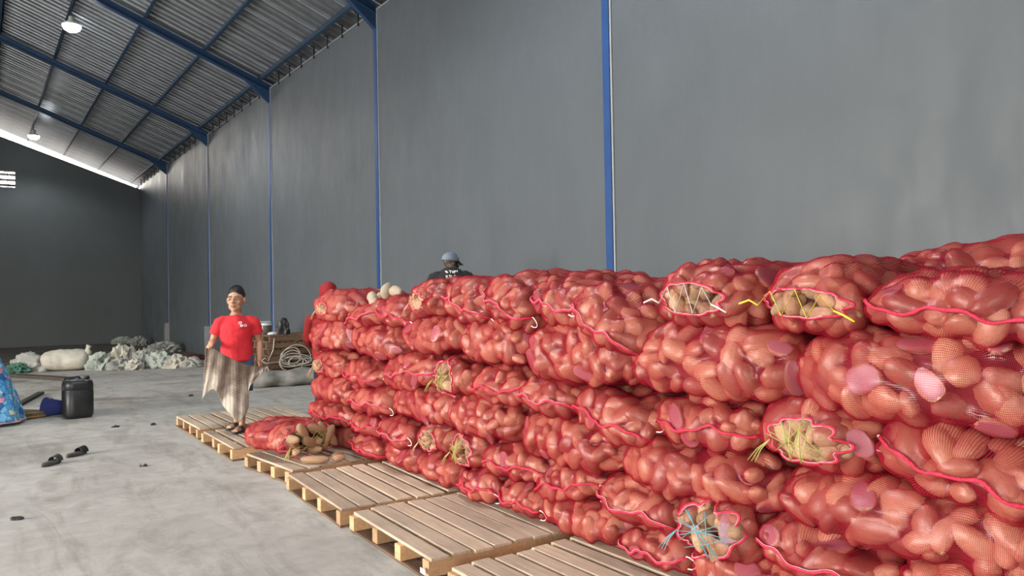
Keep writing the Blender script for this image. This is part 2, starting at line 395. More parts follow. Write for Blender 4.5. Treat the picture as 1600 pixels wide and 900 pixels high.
# far gable wall with a rake gap under the roof and a block vent
VX0, VX1, VZ0, VZ1 = 0.35, 1.36, 6.32, 6.95
def gable_top(x): return roof_z(x) - 0.44 if x > -1 else roof_z(x) - 0.44
g = MB()
def quad_wall(mb, x0, x1, z0f, z1f, y0, y1):
    v = [(x0, y0, z0f(x0)), (x1, y0, z0f(x1)), (x1, y0, z1f(x1)), (x0, y0, z1f(x0)), (x0, y1, z0f(x0)), (x1, y1, z0f(x1)), (x1, y1, z1f(x1)), (x0, y1, z1f(x0))]
    mb.add(v, [(0, 1, 2, 3), (7, 6, 5, 4), (0, 4, 5, 1), (3, 2, 6, 7), (0, 3, 7, 4), (1, 5, 6, 2)])
zero = lambda x: 0.0
quad_wall(g, VX1, WX + 0.02, zero, lambda x: roof_z(x) - 0.38 - 0.038 * (WX - x), YF, YF + 0.2)
quad_wall(g, VX0, VX1, zero, lambda x: VZ0, YF, YF + 0.2)
quad_wall(g, VX0, VX1, lambda x: VZ1, lambda x: roof_z(x) - 0.38 - 0.038 * (WX - x), YF, YF + 0.2)
quad_wall(g, RIDGE, VX0, zero, lambda x: roof_z(x) - 0.38 - 0.038 * (WX - x), YF, YF + 0.2)
quad_wall(g, XL, RIDGE, zero, lambda x: roof_z(x) - 0.30, YF, YF + 0.2)
wf = g.build('wall_far', M['wall_far']); tag(wf, 'dark grey gable wall at the far end under the open roof gap', 'wall', kind='structure')
# the vent: rows of slanted concrete louvres in the opening
vt = MB().box(VX0, VX1, YF - 0.02, YF + 0.22, VZ0 - 0.03, VZ0).box(VX0, VX1, YF - 0.02, YF + 0.22, VZ1, VZ1 + 0.03).build('window_1', M['plinth'])
tag(vt, 'bright block vent of slanted louvres high in the far gable', 'vent', kind='structure')
for k in range(3):
    z = VZ0 + (k + 0.5) * (VZ1 - VZ0) / 3 - 0.02
    mm = Matrix.Translation((0, YF + 0.1, z)) @ Matrix.Rotation(-0.35, 4, 'X')
    MB().box(VX0, VX1, -0.08, 0.08, -0.016, 0.016, mm).build('louvre', M['plinth'], vt)
for k in range(3):
    x = VX0 + (k + 1) * (VX1 - VX0) / 4
    MB().box(x - 0.012, x + 0.012, YF + 0.06, YF + 0.14, VZ0, VZ1).build('mullion', M['plinth'], vt)

# left wall and near end, both with a big doorway (outside the frame; daylight enters there)
wl = MB().box(XL - 0.2, XL, YN, 4.0, 0, 7).box(XL - 0.2, XL, 15.0, YF, 0, 7).box(XL - 0.2, XL, 4.0, 15.0, 5.9, 7).build('wall_left', M['wall'])
tag(wl, 'grey side wall with a wide open doorway', 'wall', kind='structure')
wn = MB()
quad_wall(wn, XL, -8.6, zero, lambda x: roof_z(x) - 0.1, YN - 0.2, YN); quad_wall(wn, -3.9, WX + 0.02, zero, lambda x: roof_z(x) - 0.1, YN - 0.2, YN)
quad_wall(wn, -8.6, RIDGE, lambda x: 5.7, lambda x: roof_z(x) - 0.1, YN - 0.2, YN); quad_wall(wn, RIDGE, -3.9, lambda x: 5.7, lambda x: roof_z(x) - 0.1, YN - 0.2, YN)
tag(wn.build('wall_near', M['wall']), 'grey end wall with a wide open doorway', 'wall', kind='structure')

# steel columns with base plinths
for i, y in enumerate(COLS):
    c = empty('steel_column', (WX, y, 0))
    MB().box(-0.03, 0.0, -0.055, 0.055, 0, 6.75).build('column_flange', M['blue'], c)
    MB().box(0.0, 0.1, -0.008, 0.008, 0, 6.75).build('column_web', M['blue'], c)
    MB().box(-0.018, 0.02, -0.085, -0.057, 0, 6.72).build('plaster_edge', M['jamb'], c)
    if i < 2: MB().box(-0.14, 0.0, -0.15, 0.15, 0, 0.9, bev=0.01).build('plinth', M['plinth'], c)
    nm = ['sixth', 'fifth', 'fourth', 'third', 'second', 'first'][i]
    tag(c, f'blue steel column flush in the grey wall, {nm} one counting from the camera end', 'column', kind='structure')

# ceiling: corrugated sheets on purlins, purlins on rafters
ceil = empty('ceiling', (0, 0, 0)); tag(ceil, 'corrugated metal roof on dark purlins over the warehouse', 'roof', kind='structure')
def sheet_mesh(name, x_eave, x_ridge, width=0.76):
    # trapezoid ribs running down the slope; cross-section along y
    prof = []
    nr = 3; p = width / nr
    for k in range(nr):
        y = k * p; h = 0.042 if k else 0.06
        prof += [(y, 0), (y + p * 0.42, 0), (y + p * 0.52, h), (y + p * 0.78, h), (y + p * 0.88, 0)]
    prof.append((width + 0.01, 0.0))
    xs = [x_eave, x_ridge]
    v = []
    for x in xs:
        z0 = EAVE + SL * (WX - x) if x_ridge < x_eave else EAVE + SL * (WX - RIDGE) - SL * (RIDGE - x)
        v += [(x, y, z0 + h) for y, h in prof]
    n = len(prof); f = [(i, i + 1, n + i + 1, n + i) for i in range(n - 1)]
    return mesh_from(name, v, f, M['galv'])
shr = sheet_mesh('roof_sheet', WX + 0.55, RIDGE); shl = sheet_mesh('roof_sheet_left', XL - 0.5, RIDGE)
y = YN - 0.5
while y < YF + 1.0:
    for me in (shr, shl): link('roof_sheet', me, ceil, loc=(0, y, 0))
    y += 0.76
ang = math.atan(SL)
def purlin(x, s=1):
    mm = Matrix.Translation((x, 0, roof_z(x) - 0.075)) @ Matrix.Rotation(ang * s, 4, 'Y')
    mb = MB(); mb.box(-0.004, 0.004, YN - 0.4, YF + 0.9, -0.07, 0.07, mm); mb.box(-0.0, 0.055, YN - 0.4, YF + 0.9, -0.07, -0.062, mm); mb.box(0.0, 0.055, YN - 0.4, YF + 0.9, 0.062, 0.07, mm)
    mb.box(0.047, 0.055, YN - 0.4, YF + 0.9, -0.07, -0.045, mm)
    mb.build('purlin', M['bluedark'], ceil)
for k in range(8): purlin(5.62 - 1.26 * k)
for k in range(8): purlin(-5.0 - 1.26 * k, -1)
hk = MB().box(-0.02, 0.01, -0.012, 0.012, -0.13, 0.12).box(-0.07, 0.01, -0.012, 0.012, 0.1, 0.12).mesh('eave_hook', M['hook'])
for k in range(54):
    y = 35.6 - 0.75 * k
    if min(abs(y - c) for c in COLS) > 0.25: link('eave_hook', hk, ceil, loc=(WX - 0.02, y, 6.78))
eb = MB().box(WX - 0.02, WX + 0.5, YN, YF + 0.9, 6.70, 6.73)
eb.build('eave_beam', M['plinth'], ceil)
for i, y in enumerate(COLS):
    r = empty('roof_rafter', (0, y, 0))
    def beam(x0, x1, dz0, d, tf=0.012, s=1):
        mb = MB()
        for w, a0, a1 in ((0.075, 0.0, 0.014), (0.006, 0.0, 1.0), (0.075, 1.0, 1.0)):
            pass
        def sl(x, o): return roof_z(x) - 0.15 - o
        def pr_(xa, xb, oa0, ob0, oa1, ob1, w):
            v = [(xa, -w, sl(xa, oa0)), (xb, -w, sl(xb, ob0)), (xb, -w, sl(xb, ob1)), (xa, -w, sl(xa, oa1))]
            v += [(p[0], w, p[2]) for p in v]
            mb.add(v, [(0, 1, 2, 3), (7, 6, 5, 4), (0, 4, 5, 1), (1, 5, 6, 2), (2, 6, 7, 3), (3, 7, 4, 0)])
        pr_(x0, x1, 0, 0, 0.014, 0.014, 0.07); pr_(x0, x1, 0.014, 0.014, d, d, 0.006); pr_(x0, x1, d, d, d + 0.014, d + 0.014, 0.07)
        return mb
    beam(WX, RIDGE, 0, 0.145).build('rafter_beam', M['rafter'], r)
    beam(RIDGE, XL, 0, 0.145).build('rafter_beam', M['rafter'], r)
    hb = MB(); zb = roof_z(WX) - 0.3; xh = WX - 0.62; zh = roof_z(xh) - 0.3
    v = [(WX, -0.05, zb), (xh, -0.05, zh), (xh + 0.02, -0.05, zh - 0.02), (WX - 0.02, -0.05, zb - 0.27), (WX, -0.05, zb - 0.27)]
    v += [(p[0], 0.05, p[2]) for p in v]
    hb.add(v, [(0, 1, 2, 3, 4), (9, 8, 7, 6, 5), (0, 5, 6, 1), (1, 6, 7, 2), (2, 7, 8, 3), (3, 8, 9, 4), (4, 9, 5, 0)])
    hb.build('haunch', M['rafter'], r)
    nm = ['sixth', 'fifth', 'fourth', 'third', 'second', 'first'][i]
    tag(r, f'blue steel roof rafter spanning from the {nm} wall column counted from the camera end', 'rafter', kind='structure')

# hanging high-bay lamps
def lamp(y, label, power=700):
    z = 7.93; x = 1.85; top = roof_z(x) - 0.1
    t = empty('high_bay_lamp', (x, y, z)); tag(t, label, 'lamp', 'high bay lamps')
    MB().lathe([(0.0, 0.20), (0.06, 0.20), (0.07, 0.10), (0.17, 0.05), (0.20, 0.0), (0.195, -0.005), (0.16, 0.03), (0.0, 0.045)], 24).build('lamp_housing', M['cookerwhite'], t, True)
    MB().lathe([(0.0, -0.15), (0.09, -0.135), (0.16, -0.09), (0.19, -0.03), (0.19, 0.004), (0.0, 0.01)], 24).build('lamp_diffuser', M['lamp'], t, True)
    MB().tube([(0, 0, 0.19), (0, 0, top - z)], 0.008, 6).build('lamp_rod', M['hook'], t)
    d = bpy.data.lights.new('lamp_light', 'SPOT'); d.energy = power; d.spot_size = 2.6; d.spot_blend = 0.5; d.shadow_soft_size = 0.15; d.color = (0.9, 0.96, 1.0)
    o = bpy.data.objects.new('lamp_light', d); COL.objects.link(o); o.parent = t; o.location = (0, 0, -0.3)
lamp(19.8, 'lit round white lamp hanging under the roof, the nearer and brighter of the two')
lamp(33.4, 'lit round white lamp hanging far back close to the gable gap', 350)
lamp(6.2, 'added unseen round lamp in the same row, top light for floor and pallets', 1000)  # added lamp, never in view: top light for floor, pallets and sack tops

# ------------------------------------------------------------------ pallets
PH = 0.135
def pallet_meshes(wx, ly, nb, seed, old=False):
    rng = random.Random(seed)
    bw = wx / nb
    return bw
def pallet(name, x0, y0, wx, ly, rz, label, nb=9, seed=1, z=0.0, old=False, group=None, h=PH):
    """boards run along local y, stringers along local x; origin at the corner (x0,y0)"""
    rng = random.Random(seed)
    t = empty(name, (x0, y0, z), rz); tag(t, label, 'pallet', group)
    bm_, em_ = (M['woodold'], M['woodold']) if old else (M['wood'], M['woodend'])
    tb = 0.02; bb = 0.018; pitch = wx / nb
    for k in range(nb):
        w = pitch - rng.uniform(0.016, 0.044); cx = pitch * (k + 0.5) + rng.uniform(-0.006, 0.006)
        j0 = rng.uniform(-0.02, 0.025); j1 = rng.uniform(-0.025, 0.02); dz = rng.uniform(-0.003, 0.0)
        mm = Matrix.Translation((cx, ly / 2, h - tb + dz)) @ Matrix.Rotation(rng.uniform(-0.006, 0.006), 4, 'Z')
        MB().box(-w / 2, w / 2, -ly / 2 + j0, ly / 2 + j1, 0, tb, mm, 0.003).build('board', bm_, t)
    for k in range(4):
        yc = 0.05 + (ly - 0.1) * k / 3 + rng.uniform(-0.015, 0.015)
        x_in = rng.uniform(-0.025, 0.02)
        MB().box(x_in, wx - 0.01, yc - 0.04, yc + 0.04, bb, h - tb - 0.003, None, 0.003).build('stringer', em_, t)
    for xb in (0.045, wx / 2, wx - 0.06):
        MB().box(xb - 0.045, xb + 0.045, 0.01, ly - 0.01, 0, bb - 0.001).build('bottom_board', M['woodold'], t)
    return t
p1 = pallet('wooden_pallet', 2.11, 2.42, 1.10, 1.24, 0.0, 'pale wooden pallet nearest the camera, cut by the bottom of the photo', 8, 11)
p2 = pallet('wooden_pallet', 2.09, 3.84, 1.12, 1.22, -0.035, 'pale wooden pallet with a small white sticker on its corner block', 8, 12)
MB().box(-0.003, 0.0, 0.012, 0.075, 0.045, 0.075).build('sticker', M['sticker'], p2, loc=(-0.022, 0.0, 0.0))
p3 = pallet('wooden_pallet', 2.10, 5.15, 1.12, 1.32, -0.05, 'empty pale wooden pallet between the fallen sack and the pallet with the sticker', 8, 13)
p4 = pallet('wooden_pallet', 2.25, 6.60, 1.12, 1.02, 0.10, 'pale wooden pallet carrying the fallen open sack', 8, 14)
p5 = pallet('wooden_pallet', 2.12, 7.98, 1.75, 1.30, 0.0, 'weathered wooden pallet under the man in the red shirt', 13, 15)
p6 = pallet('wooden_pallet', 2.14, 9.52, 1.40, 1.26, 0.0, 'farthest weathered pallet lying behind the man in the red shirt', 10, 16)

# ------------------------------------------------------------------ sacks of tubers
def tuber_mesh(name, seed, cut=False, mats=None, bend=0.25, taper=0.25):
    rng = random.Random(seed); nu, nv = 12, 8
    v = []; f = []; fm = []
    ox, oy = rng.uniform(0, 50), rng.uniform(0, 50)
    for i in range(nv + 1):
        ph = PI * i / nv
        for j in range(nu):
            th = 2 * PI * j / nu
            x = math.cos(ph); r = math.sin(ph) ** 0.85
            r *= 1 + taper * x
            y = r * math.cos(th); z = r * math.sin(th)
            q = 1 + 0.14 * noise.noise(Vector((x * 1.3 + ox, y * 1.3 + oy, z * 1.3)))
            y += bend * (x * x - 0.4)
            p = Vector((x * q, y * q, z * q))
            if cut and p.z > 0.12: p.z = 0.12 + 0.03 * noise.noise(Vector((p.x * 3, p.y * 3, oy)))
            v.append(p)
    mx = [max(abs(p[a]) for p in v) for a in range(3)]; v = [Vector((p.x / mx[0], p.y / mx[1], p.z / (mx[2] if not cut else mx[1]))) for p in v]
    for i in range(nv):
        for j in range(nu):
            q = (i * nu + j, i * nu + (j + 1) % nu, (i + 1) * nu + (j + 1) % nu, (i + 1) * nu + j)
            f.append(q[::-1])
            fm.append(1 if cut and min(v[k].z for k in q) > 0.06 else 0)
    me = mesh_from(name, v, f, mats=mats or [M['tuber'], M['cut']], smooth=True, fmat=fm)
    return weld(me, 1e-4)
TUB = [tuber_mesh('tuber', 100 + i, False, None, 0.05 + 0.12 * (i % 4), 0.12 * (i % 3)) for i in range(7)]
CUT = [tuber_mesh('cut_tuber', 200 + i, True, None, 0.06 * i, 0.1) for i in range(4)]
TANM = [tuber_mesh('bare_tuber', 300 + i, False, [M['tan'], M['cut']], 0.05 + 0.1 * i, 0.15) for i in range(4)]

class SackShape:
    def __init__(s, L, W, H, end, rng, droop=0.0):
        s.L, s.W, s.H, s.end, s.droop = L, W, H, end, droop
        s.n = rng.uniform(2.15, 2.5); s.o = Vector((rng.uniform(0, 90), rng.uniform(0, 90), rng.uniform(0, 90)))
        s.lump = 0.05; s.bend = rng.uniform(-0.03, 0.03)
    def ev(s, t, th):
        t = np.asarray(t, float); th = np.asarray(th, float)
        at = np.clip(np.abs(t), 0, 1)
        rnd_ = (1 - at ** 3.0) ** (1 / 2.2)
        if s.end == 'H':
            rw = np.where(t < 0, (1 - at ** 8) ** 0.45, (1 - at ** 3.4) ** (1 / 2.2)); rh = np.where(t < 0, (1 - at ** 5.0) ** 0.5, rnd_)
        elif s.end == 'E':
            rw = np.where(t < 0, (1 - at ** 4.5) ** (1 / 2.1), (1 - at ** 3.4) ** (1 / 2.2)); rh = np.where(t < 0, (1 - at ** 4.5) ** (1 / 2.1), rnd_)
        else:
            rw = (1 - at ** 3.4) ** (1 / 2.1); rh = (1 - at ** 3.4) ** (1 / 2.1)
        c, sn = np.cos(th), np.sin(th)
        k = (np.abs(c) ** s.n + np.abs(sn) ** s.n) ** (-1 / s.n)
        x = s.L / 2 * t; y = s.W / 2 * rw * k * c; z = s.H / 2 * rh * k * sn
        y = y + s.bend * np.cos(t * 2.2); z = z - s.droop * np.clip(-t - 0.1, 0, None) ** 2
        return np.stack([x, y, z], -1)
    def normal(s, t, th):
        e = 1e-3
        t = np.clip(t, -0.995, 0.995)
        a = s.ev(t + e, th) - s.ev(t - e, th); b = s.ev(t, th + e) - s.ev(t, th - e)
        n = np.cross(a, b); n = -n / (np.linalg.norm(n, axis=-1, keepdims=True) + 1e-12)
        p = s.ev(t, th); q = p.copy(); q[..., 0] *= 0.5; q[..., 2] += s.droop * np.clip(-t - 0.1, 0, None) ** 2
        sg = np.sign((n * q).sum(-1, keepdims=True)); sg[sg == 0] = 1
        return n * sg

LACE = {'white': 'white', 'yellow': 'yellow', 'green': 'green', 'cyan': 'cyan', 'straw': 'straw'}
def sack(label, loc, L, W, H, rot=(0, 0, 0), end='E', lace=None, seed=1, size=1.0, keep=None, mouth=(0.13, 0.075), droop=0.0,
         fine=True, group='net sacks of tubers in the stack', name='net_sack', cutp=0.06, big_mouth=False, tail=True, seamz=0.0):
    rng = random.Random(seed); nr = np.random.RandomState(seed)
    S = SackShape(L, W, H, end, rng, droop)
    root = empty(name, loc, rot=rot); tag(root, label, 'sack', group)
    MW = Matrix.Translation(loc) @ Matrix.Rotation(rot[2], 4, 'Z') @ Matrix.Rotation(rot[1], 4, 'Y') @ Matrix.Rotation(rot[0], 4, 'X')
    R3 = np.array(MW.to_3x3()); T3 = np.array(MW.translation)
    # --- candidate points on the skin, thinned to a loose packing
    N = 2600
    t = nr.uniform(-1, 1, N); t = np.sign(t) * np.minimum(1 - (1 - np.abs(t)) ** 1.7, 0.9997); th = nr.uniform(0, 2 * PI, N)
    P = S.ev(t, th); NN = S.normal(t, th)
    Pw = P @ R3.T + T3; Nw = NN @ R3.T
    ok = keep(Pw, Nw) if keep else np.ones(N, bool)
    if end == 'E': ok = ok & ~((P[:, 0] < -L / 2 * 0.7) & (np.hypot(P[:, 1] / mouth[0], (P[:, 2] + droop * 0.8) / mouth[1]) < 0.95))
    sp = 0.086 * size
    sel = []
    for i in np.nonzero(ok)[0]:
        if sel:
            d = np.linalg.norm(P[sel] - P[i], axis=1)
            if d.min() < sp: continue
        sel.append(i)
    C = []; A = []; Rr = []
    for i in sel:
        n = Vector(NN[i]); p = Vector(P[i])
        is_cut = rng.random() < cutp
        k_ = rng.choice((0.72, 0.9, 1.0, 1.0, 1.15)); a = rng.uniform(0.066, 0.098) * size * k_; b = rng.uniform(0.050, 0.068) * size * k_; c = rng.uniform(0.036, 0.052) * size * k_
        tg = n.orthogonal().normalized(); tg.rotate(Matrix.Rotation(rng.uniform(0, 2 * PI), 3, n))
        tilt = rng.gauss(0, 0.42)
        if is_cut: tilt *= 0.35; a *= 0.88; b *= 0.88
        bt = n.cross(tg)
        q = Matrix.Rotation(tilt, 3, bt) @ Matrix.Rotation(rng.gauss(0, 0.55 if not is_cut else 0.15), 3, tg)
        ex = q @ tg; ez = q @ n; ey = ez.cross(ex)
        if is_cut: c *= 1.0
        # depth so that the outermost point sits near the skin
        ext = math.sqrt((a * ex.dot(n)) ** 2 + (b * ey.dot(n)) ** 2 + (c * ez.dot(n)) ** 2)
        if is_cut: ext = math.sqrt((a * ex.dot(n)) ** 2 + (b * ey.dot(n)) ** 2) + 0.16 * c + 0.004
        ctr = p - n * (ext + rng.uniform(-0.010, 0.022))
        m4 = Matrix((ex * a, ey * b, ez * c)).transposed().to_4x4(); m4.translation = ctr
        me = CUT[rng.randrange(len(CUT))] if is_cut else TUB[rng.randrange(len(TUB))]
        o = bpy.data.objects.new('tuber', me); COL.objects.link(o); o.parent = root; o.matrix_local = m4
        C.append(ctr); A.append((a * 1.10, b * 1.10, c * 1.10 if not is_cut else c * 0.2)); Rr.append(np.array(Matrix((ex, ey, ez))))
    # bare tubers showing in the mouth
    xf = -L / 2
    if end == 'E':
        mw, mh = mouth
        pts = []
        k = 0
        while k < 60 and len(pts) < (14 if big_mouth else 7):
            k += 1
            yy, zz = rng.uniform(-mw, mw), rng.uniform(-mh, mh)
            if (yy / mw) ** 2 + (zz / mh) ** 2 > 1 or any((yy - u) ** 2 + (zz - w) ** 2 < (0.075 * size) ** 2 for u, w in pts): continue
            pts.append((yy, zz))
            a = rng.uniform(0.06, 0.085) * size * (1.3 if big_mouth else 1); b = rng.uniform(0.045, 0.055) * size; c = rng.uniform(0.04, 0.05) * size
            r = Matrix.Rotation(rng.uniform(-0.4, 0.4), 3, 'Z') @ Matrix.Rotation(rng.uniform(0, PI), 3, 'X')
            if rng.random() < 0.6: r = r @ Matrix.Rotation(PI / 2, 3, 'Z')
            m4 = (r @ Matrix.Diagonal((a, b, c))).to_4x4()
            dd = abs((r @ Matrix.Diagonal((a, b, c)) @ Vector((0, 0, 0))).x)
            m4.translation = (xf + 0.085 - (0.05 if big_mouth else 0.0) + rng.uniform(0, 0.02), yy, zz - droop * 0.8)
            o = link('bare_tuber', TANM[rng.randrange(len(TANM))], root); o.matrix_local = m4
    C = np.array([tuple(c) for c in C]); A = np.array(A); Rr = np.array(Rr)
    # --- net wrapped taut over the tubers
    nt, nh = (76, 88) if fine else (52, 60)
    tt = np.linspace(-1, 1, nt); tt = np.sign(tt) * (1 - (1 - np.abs(tt)) ** 1.8); tt = np.clip(tt, -0.9998, 0.9998)
    hh = np.linspace(0, 2 * PI, nh + 1)[:-1]
    TT, HH = np.meshgrid(tt, hh, indexing='ij')
    V = S.ev(TT, HH); Nn = S.normal(TT, HH)
    Vf = V.reshape(-1, 3); Nf = Nn.reshape(-1, 3)
    hit = np.full(len(Vf), -0.05)
    for k in range(len(C)):
        near = np.nonzero(((Vf - C[k]) ** 2).sum(1) < (A[k].max() + 0.06) ** 2)[0]
        if len(near) == 0: continue
        o_ = ((Vf[near] - C[k]) @ Rr[k].T) / A[k]; d_ = (Nf[near] @ Rr[k].T) / A[k]
        aa = (d_ * d_).sum(1); bb = (o_ * d_).sum(1); cc = (o_ * o_).sum(1) - 1
        disc = bb * bb - aa * cc
        s_ = np.where(disc > 0, (-bb + np.sqrt(np.maximum(disc, 0))) / aa, -0.05)
        hit[near] = np.maximum(hit[near], np.clip(s_, -0.05, 0.05))
    hit = hit.reshape(nt, nh); h = hit.copy()
    for _ in range(4):
        av = (np.roll(h, 1, 1) + np.roll(h, -1, 1)) / 2
        up = np.vstack([h[:1], h[:-1]]); dn = np.vstack([h[1:], h[-1:]])
        h = np.maximum(hit, 0.5 * av + 0.25 * up + 0.25 * dn - 0.002)
    V = V + Nn * (h + 0.003)[..., None]
    V = np.ascontiguousarray(V)
    idx = np.arange(nt * nh).reshape(nt, nh)
    q = np.stack([idx[:-1], np.roll(idx, -1, 1)[:-1], np.roll(idx, -1, 1)[1:], idx[1:]], -1).reshape(-1, 4)
    # uv in metres (girth x length)
    girth = (W + H) * 1.35
    us = np.repeat((np.arange(nh) / nh * girth)[None], nt, 0); vsn = np.repeat(np.cumsum(np.r_[0, np.linalg.norm(np.diff(S.ev(tt, np.full(nt, 0.4)), axis=0), axis=1)])[:, None], nh, 1)
    uvq = np.zeros((len(q), 4, 2)); jj = np.tile(np.arange(nh), nt - 1); ii = np.repeat(np.arange(nt - 1), nh)
    du = girth / nh
    uvq[:, 0] = np.stack([jj * du, vsn[ii, 0]], -1); uvq[:, 1] = np.stack([(jj + 1) * du, vsn[ii, 0]], -1)
    uvq[:, 2] = np.stack([(jj + 1) * du, vsn[ii + 1, 0]], -1); uvq[:, 3] = np.stack([jj * du, vsn[ii + 1, 0]], -1)
    cen = V.reshape(-1, 3)[q].mean(1)
    good = np.ones(len(q), bool)
    if end == 'E':
        ang_ = np.arctan2((cen[:, 2] + droop * 0.8) / mouth[1], cen[:, 1] / mouth[0])
        rr = np.hypot((cen[:, 2] + droop * 0.8) / mouth[1], cen[:, 1] / mouth[0])
        good &= ~((cen[:, 0] < -L / 2 * 0.80) & (rr < 1 + 0.12 * np.sin(5 * ang_)))
    q = q[good]; uvq = uvq[good]
    me = bpy.data.meshes.new('net'); me.from_pydata(V.reshape(-1, 3).tolist(), [], q.tolist())
    me.materials.append(M['net']); me.polygons.foreach_set('use_smooth', np.ones(len(q), bool))
    uvl = me.uv_layers.new(name='UVMap'); uvl.data.foreach_set('uv', uvq.reshape(-1).astype(np.float32)); me.update()
    link('net', me, root)
    # core
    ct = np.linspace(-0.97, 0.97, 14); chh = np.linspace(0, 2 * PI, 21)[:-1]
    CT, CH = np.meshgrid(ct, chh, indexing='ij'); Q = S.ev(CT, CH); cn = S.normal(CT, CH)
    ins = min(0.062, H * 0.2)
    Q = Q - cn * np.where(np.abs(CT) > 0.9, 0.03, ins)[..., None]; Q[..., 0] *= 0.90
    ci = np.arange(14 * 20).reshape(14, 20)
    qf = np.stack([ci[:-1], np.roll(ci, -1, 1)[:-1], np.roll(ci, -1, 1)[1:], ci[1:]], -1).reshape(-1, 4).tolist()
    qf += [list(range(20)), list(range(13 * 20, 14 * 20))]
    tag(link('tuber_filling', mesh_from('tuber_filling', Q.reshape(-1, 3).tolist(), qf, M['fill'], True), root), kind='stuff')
    VF = V.reshape(-1, 3)
    fr = VF[VF[:, 0] < -L / 2 * 0.55]
    def front(yy, zz, out=0.006):
        d = (fr[:, 1] - yy) ** 2 + (fr[:, 2] - zz) ** 2
        k = np.argsort(d)[:6]
        x = fr[k, 0].min()
        return Vector((x - out, yy, zz))
    if end == 'H':
        # sewn hem across the flat end, a crimson cord with a white tail
        pts = []
        zb = -droop * 0.81 + seamz
        ks = 34; ph = rng.uniform(0, 6)
        for k in range(ks + 1):
            yy = (-0.46 + 0.92 * k / ks) * W
            zz = zb + 0.018 * math.sin(k * 0.36 + ph) + 0.008 * math.sin(k * 0.9 + ph)
            pts.append(front(yy, zz, 0.010))
        sm = [pts[0]] + [(pts[i - 1] + pts[i] * 2 + pts[i + 1]) / 4 for i in range(1, ks)] + [pts[-1]]
        rads = [0.006 + 0.004 * rng.random() for k in range(ks + 1)]
        MB().tube(sm, rads, 7).build('hem_cord', M['seam'], root, True)
        if rng.random() < 0.45: MB().tube([p + Vector((-0.005, 0, 0.009)) for p in sm[2:-1]], 0.0017, 5).build('stitching', M['rim'], root, True)
        if tail:
            e0 = sm[0] if rng.random() < 0.75 else sm[-1]
            cu = [e0 + Vector((-0.012 - 0.01 * math.sin(k * 0.9), 0.03 * math.cos(k * 0.8) - 0.03, -0.006 * k + 0.02 * math.sin(k * 0.8))) for k in range(8)]
            MB().tube(cu, 0.0035, 6).build('cord_tail', M['white'], root, True)
    elif end == 'E':
        mw, mh = mouth; zc = -droop * 0.8
        nsc = 9 if not big_mouth else 12; loop = []
        for k in range(nsc * 8 + 1):
            a = 2 * PI * k / (nsc * 8)
            s_ = 0.98 + (0.20 if lace in ('white', 'yellow', 'straw') else 0.36) * abs(math.sin(a * nsc / 2 + 0.6)) * (0.7 + 0.5 * math.sin(a * 2 + seed))
            loop.append(front(mw * s_ * math.cos(a), zc + mh * s_ * math.sin(a), 0.006))
        MB().tube(loop, 0.0026, 5, caps=False).build('rim_cord', M['rim'], root, True)
        MB().tube([p + Vector((0.003, (p.y) * 0.05, (p.z - zc) * 0.05)) for p in loop], 0.006, 5, caps=False).build('rim_gather', M['seam'], root, True)
        if lace:
            lm = M[LACE[lace]]; mb = MB(); nz = 6 if not big_mouth else 7; zz = []
            fx = min(p.x for p in loop) - 0.012
            if lace in ('white', 'yellow'):
                for k in range(nz + 1):
                    yy = -mw + 2 * mw * k / nz; sgn = 1 if k % 2 else -1
                    lim = mh * math.sqrt(max(0.05, 1 - (yy / mw) ** 2 * 0.9))
                    zz.append(Vector((fx, yy, zc + sgn * lim)))
                mb.tube(zz, 0.0036, 5, flat=0.5)
                mb.tube([zz[0], zz[0] + Vector((-0.02, -0.05, -0.01)), zz[0] + Vector((-0.01, -0.10, -0.035))], 0.0045, 5)
                mb.tube([zz[-1], zz[-1] + Vector((-0.01, 0.04, 0.02)), zz[-1] + Vector((-0.02, 0.09, 0.0))], 0.0045, 5)
            else:
                for k in range(11 if lace != 'straw' else 16):
                    a0 = rng.uniform(0, 2 * PI); a1 = a0 + rng.uniform(2.0, 4.2)
                    pa = Vector((fx + rng.uniform(-0.006, 0.006), mw * math.cos(a0), zc + mh * math.sin(a0))); pb = Vector((fx + rng.uniform(-0.006, 0.006), mw * math.cos(a1), zc + mh * math.sin(a1)))
                    mb.tube([pa, (pa + pb) / 2 + Vector((-0.01, 0, -0.006)), pb], 0.0026 if lace != 'straw' else 0.002, 5, flat=0.6)
                e = Vector((fx, mw * 0.9, zc - mh * 0.2))
                for k in range(3): mb.tube([e, e + Vector((-0.02, 0.03 + 0.01 * k, -0.05)), e + Vector((-0.03, 0.05 + 0.02 * k, -0.11))], 0.004, 5, flat=0.5)
            mb.build('lacing', lm, root, True)
    else:
        # knotted corner: a tuft of gathered net with curls of white cord
        kt = front(rng.uniform(-0.05, 0.05) * 1, rng.uniform(-0.04, 0.04), 0.006)
        mb = MB(); mc = MB()
        for k in range(9):
            a = rng.uniform(0, 2 * PI); d = Vector((-0.3, math.cos(a), math.sin(a)))
            mb.tube([kt, kt + d * 0.025 + Vector((-0.012, 0, 0)), kt + d * rng.uniform(0.04, 0.06)], [0.006, 0.005, 0.003], 5)
        for k in range(4):
            a = rng.uniform(0, 2 * PI); d = Vector((-0.5, math.cos(a), math.sin(a)))
            mc.tube([kt + d * 0.01, kt + d * 0.035 + Vector((-0.01, 0.01, 0)), kt + d * 0.04 + Vector((0, 0.025, -0.01))], 0.0028, 5)
        mb.build('knot', M['seam'], root, True); mc.build('knot_cord', M['white'], root, True)
    return root

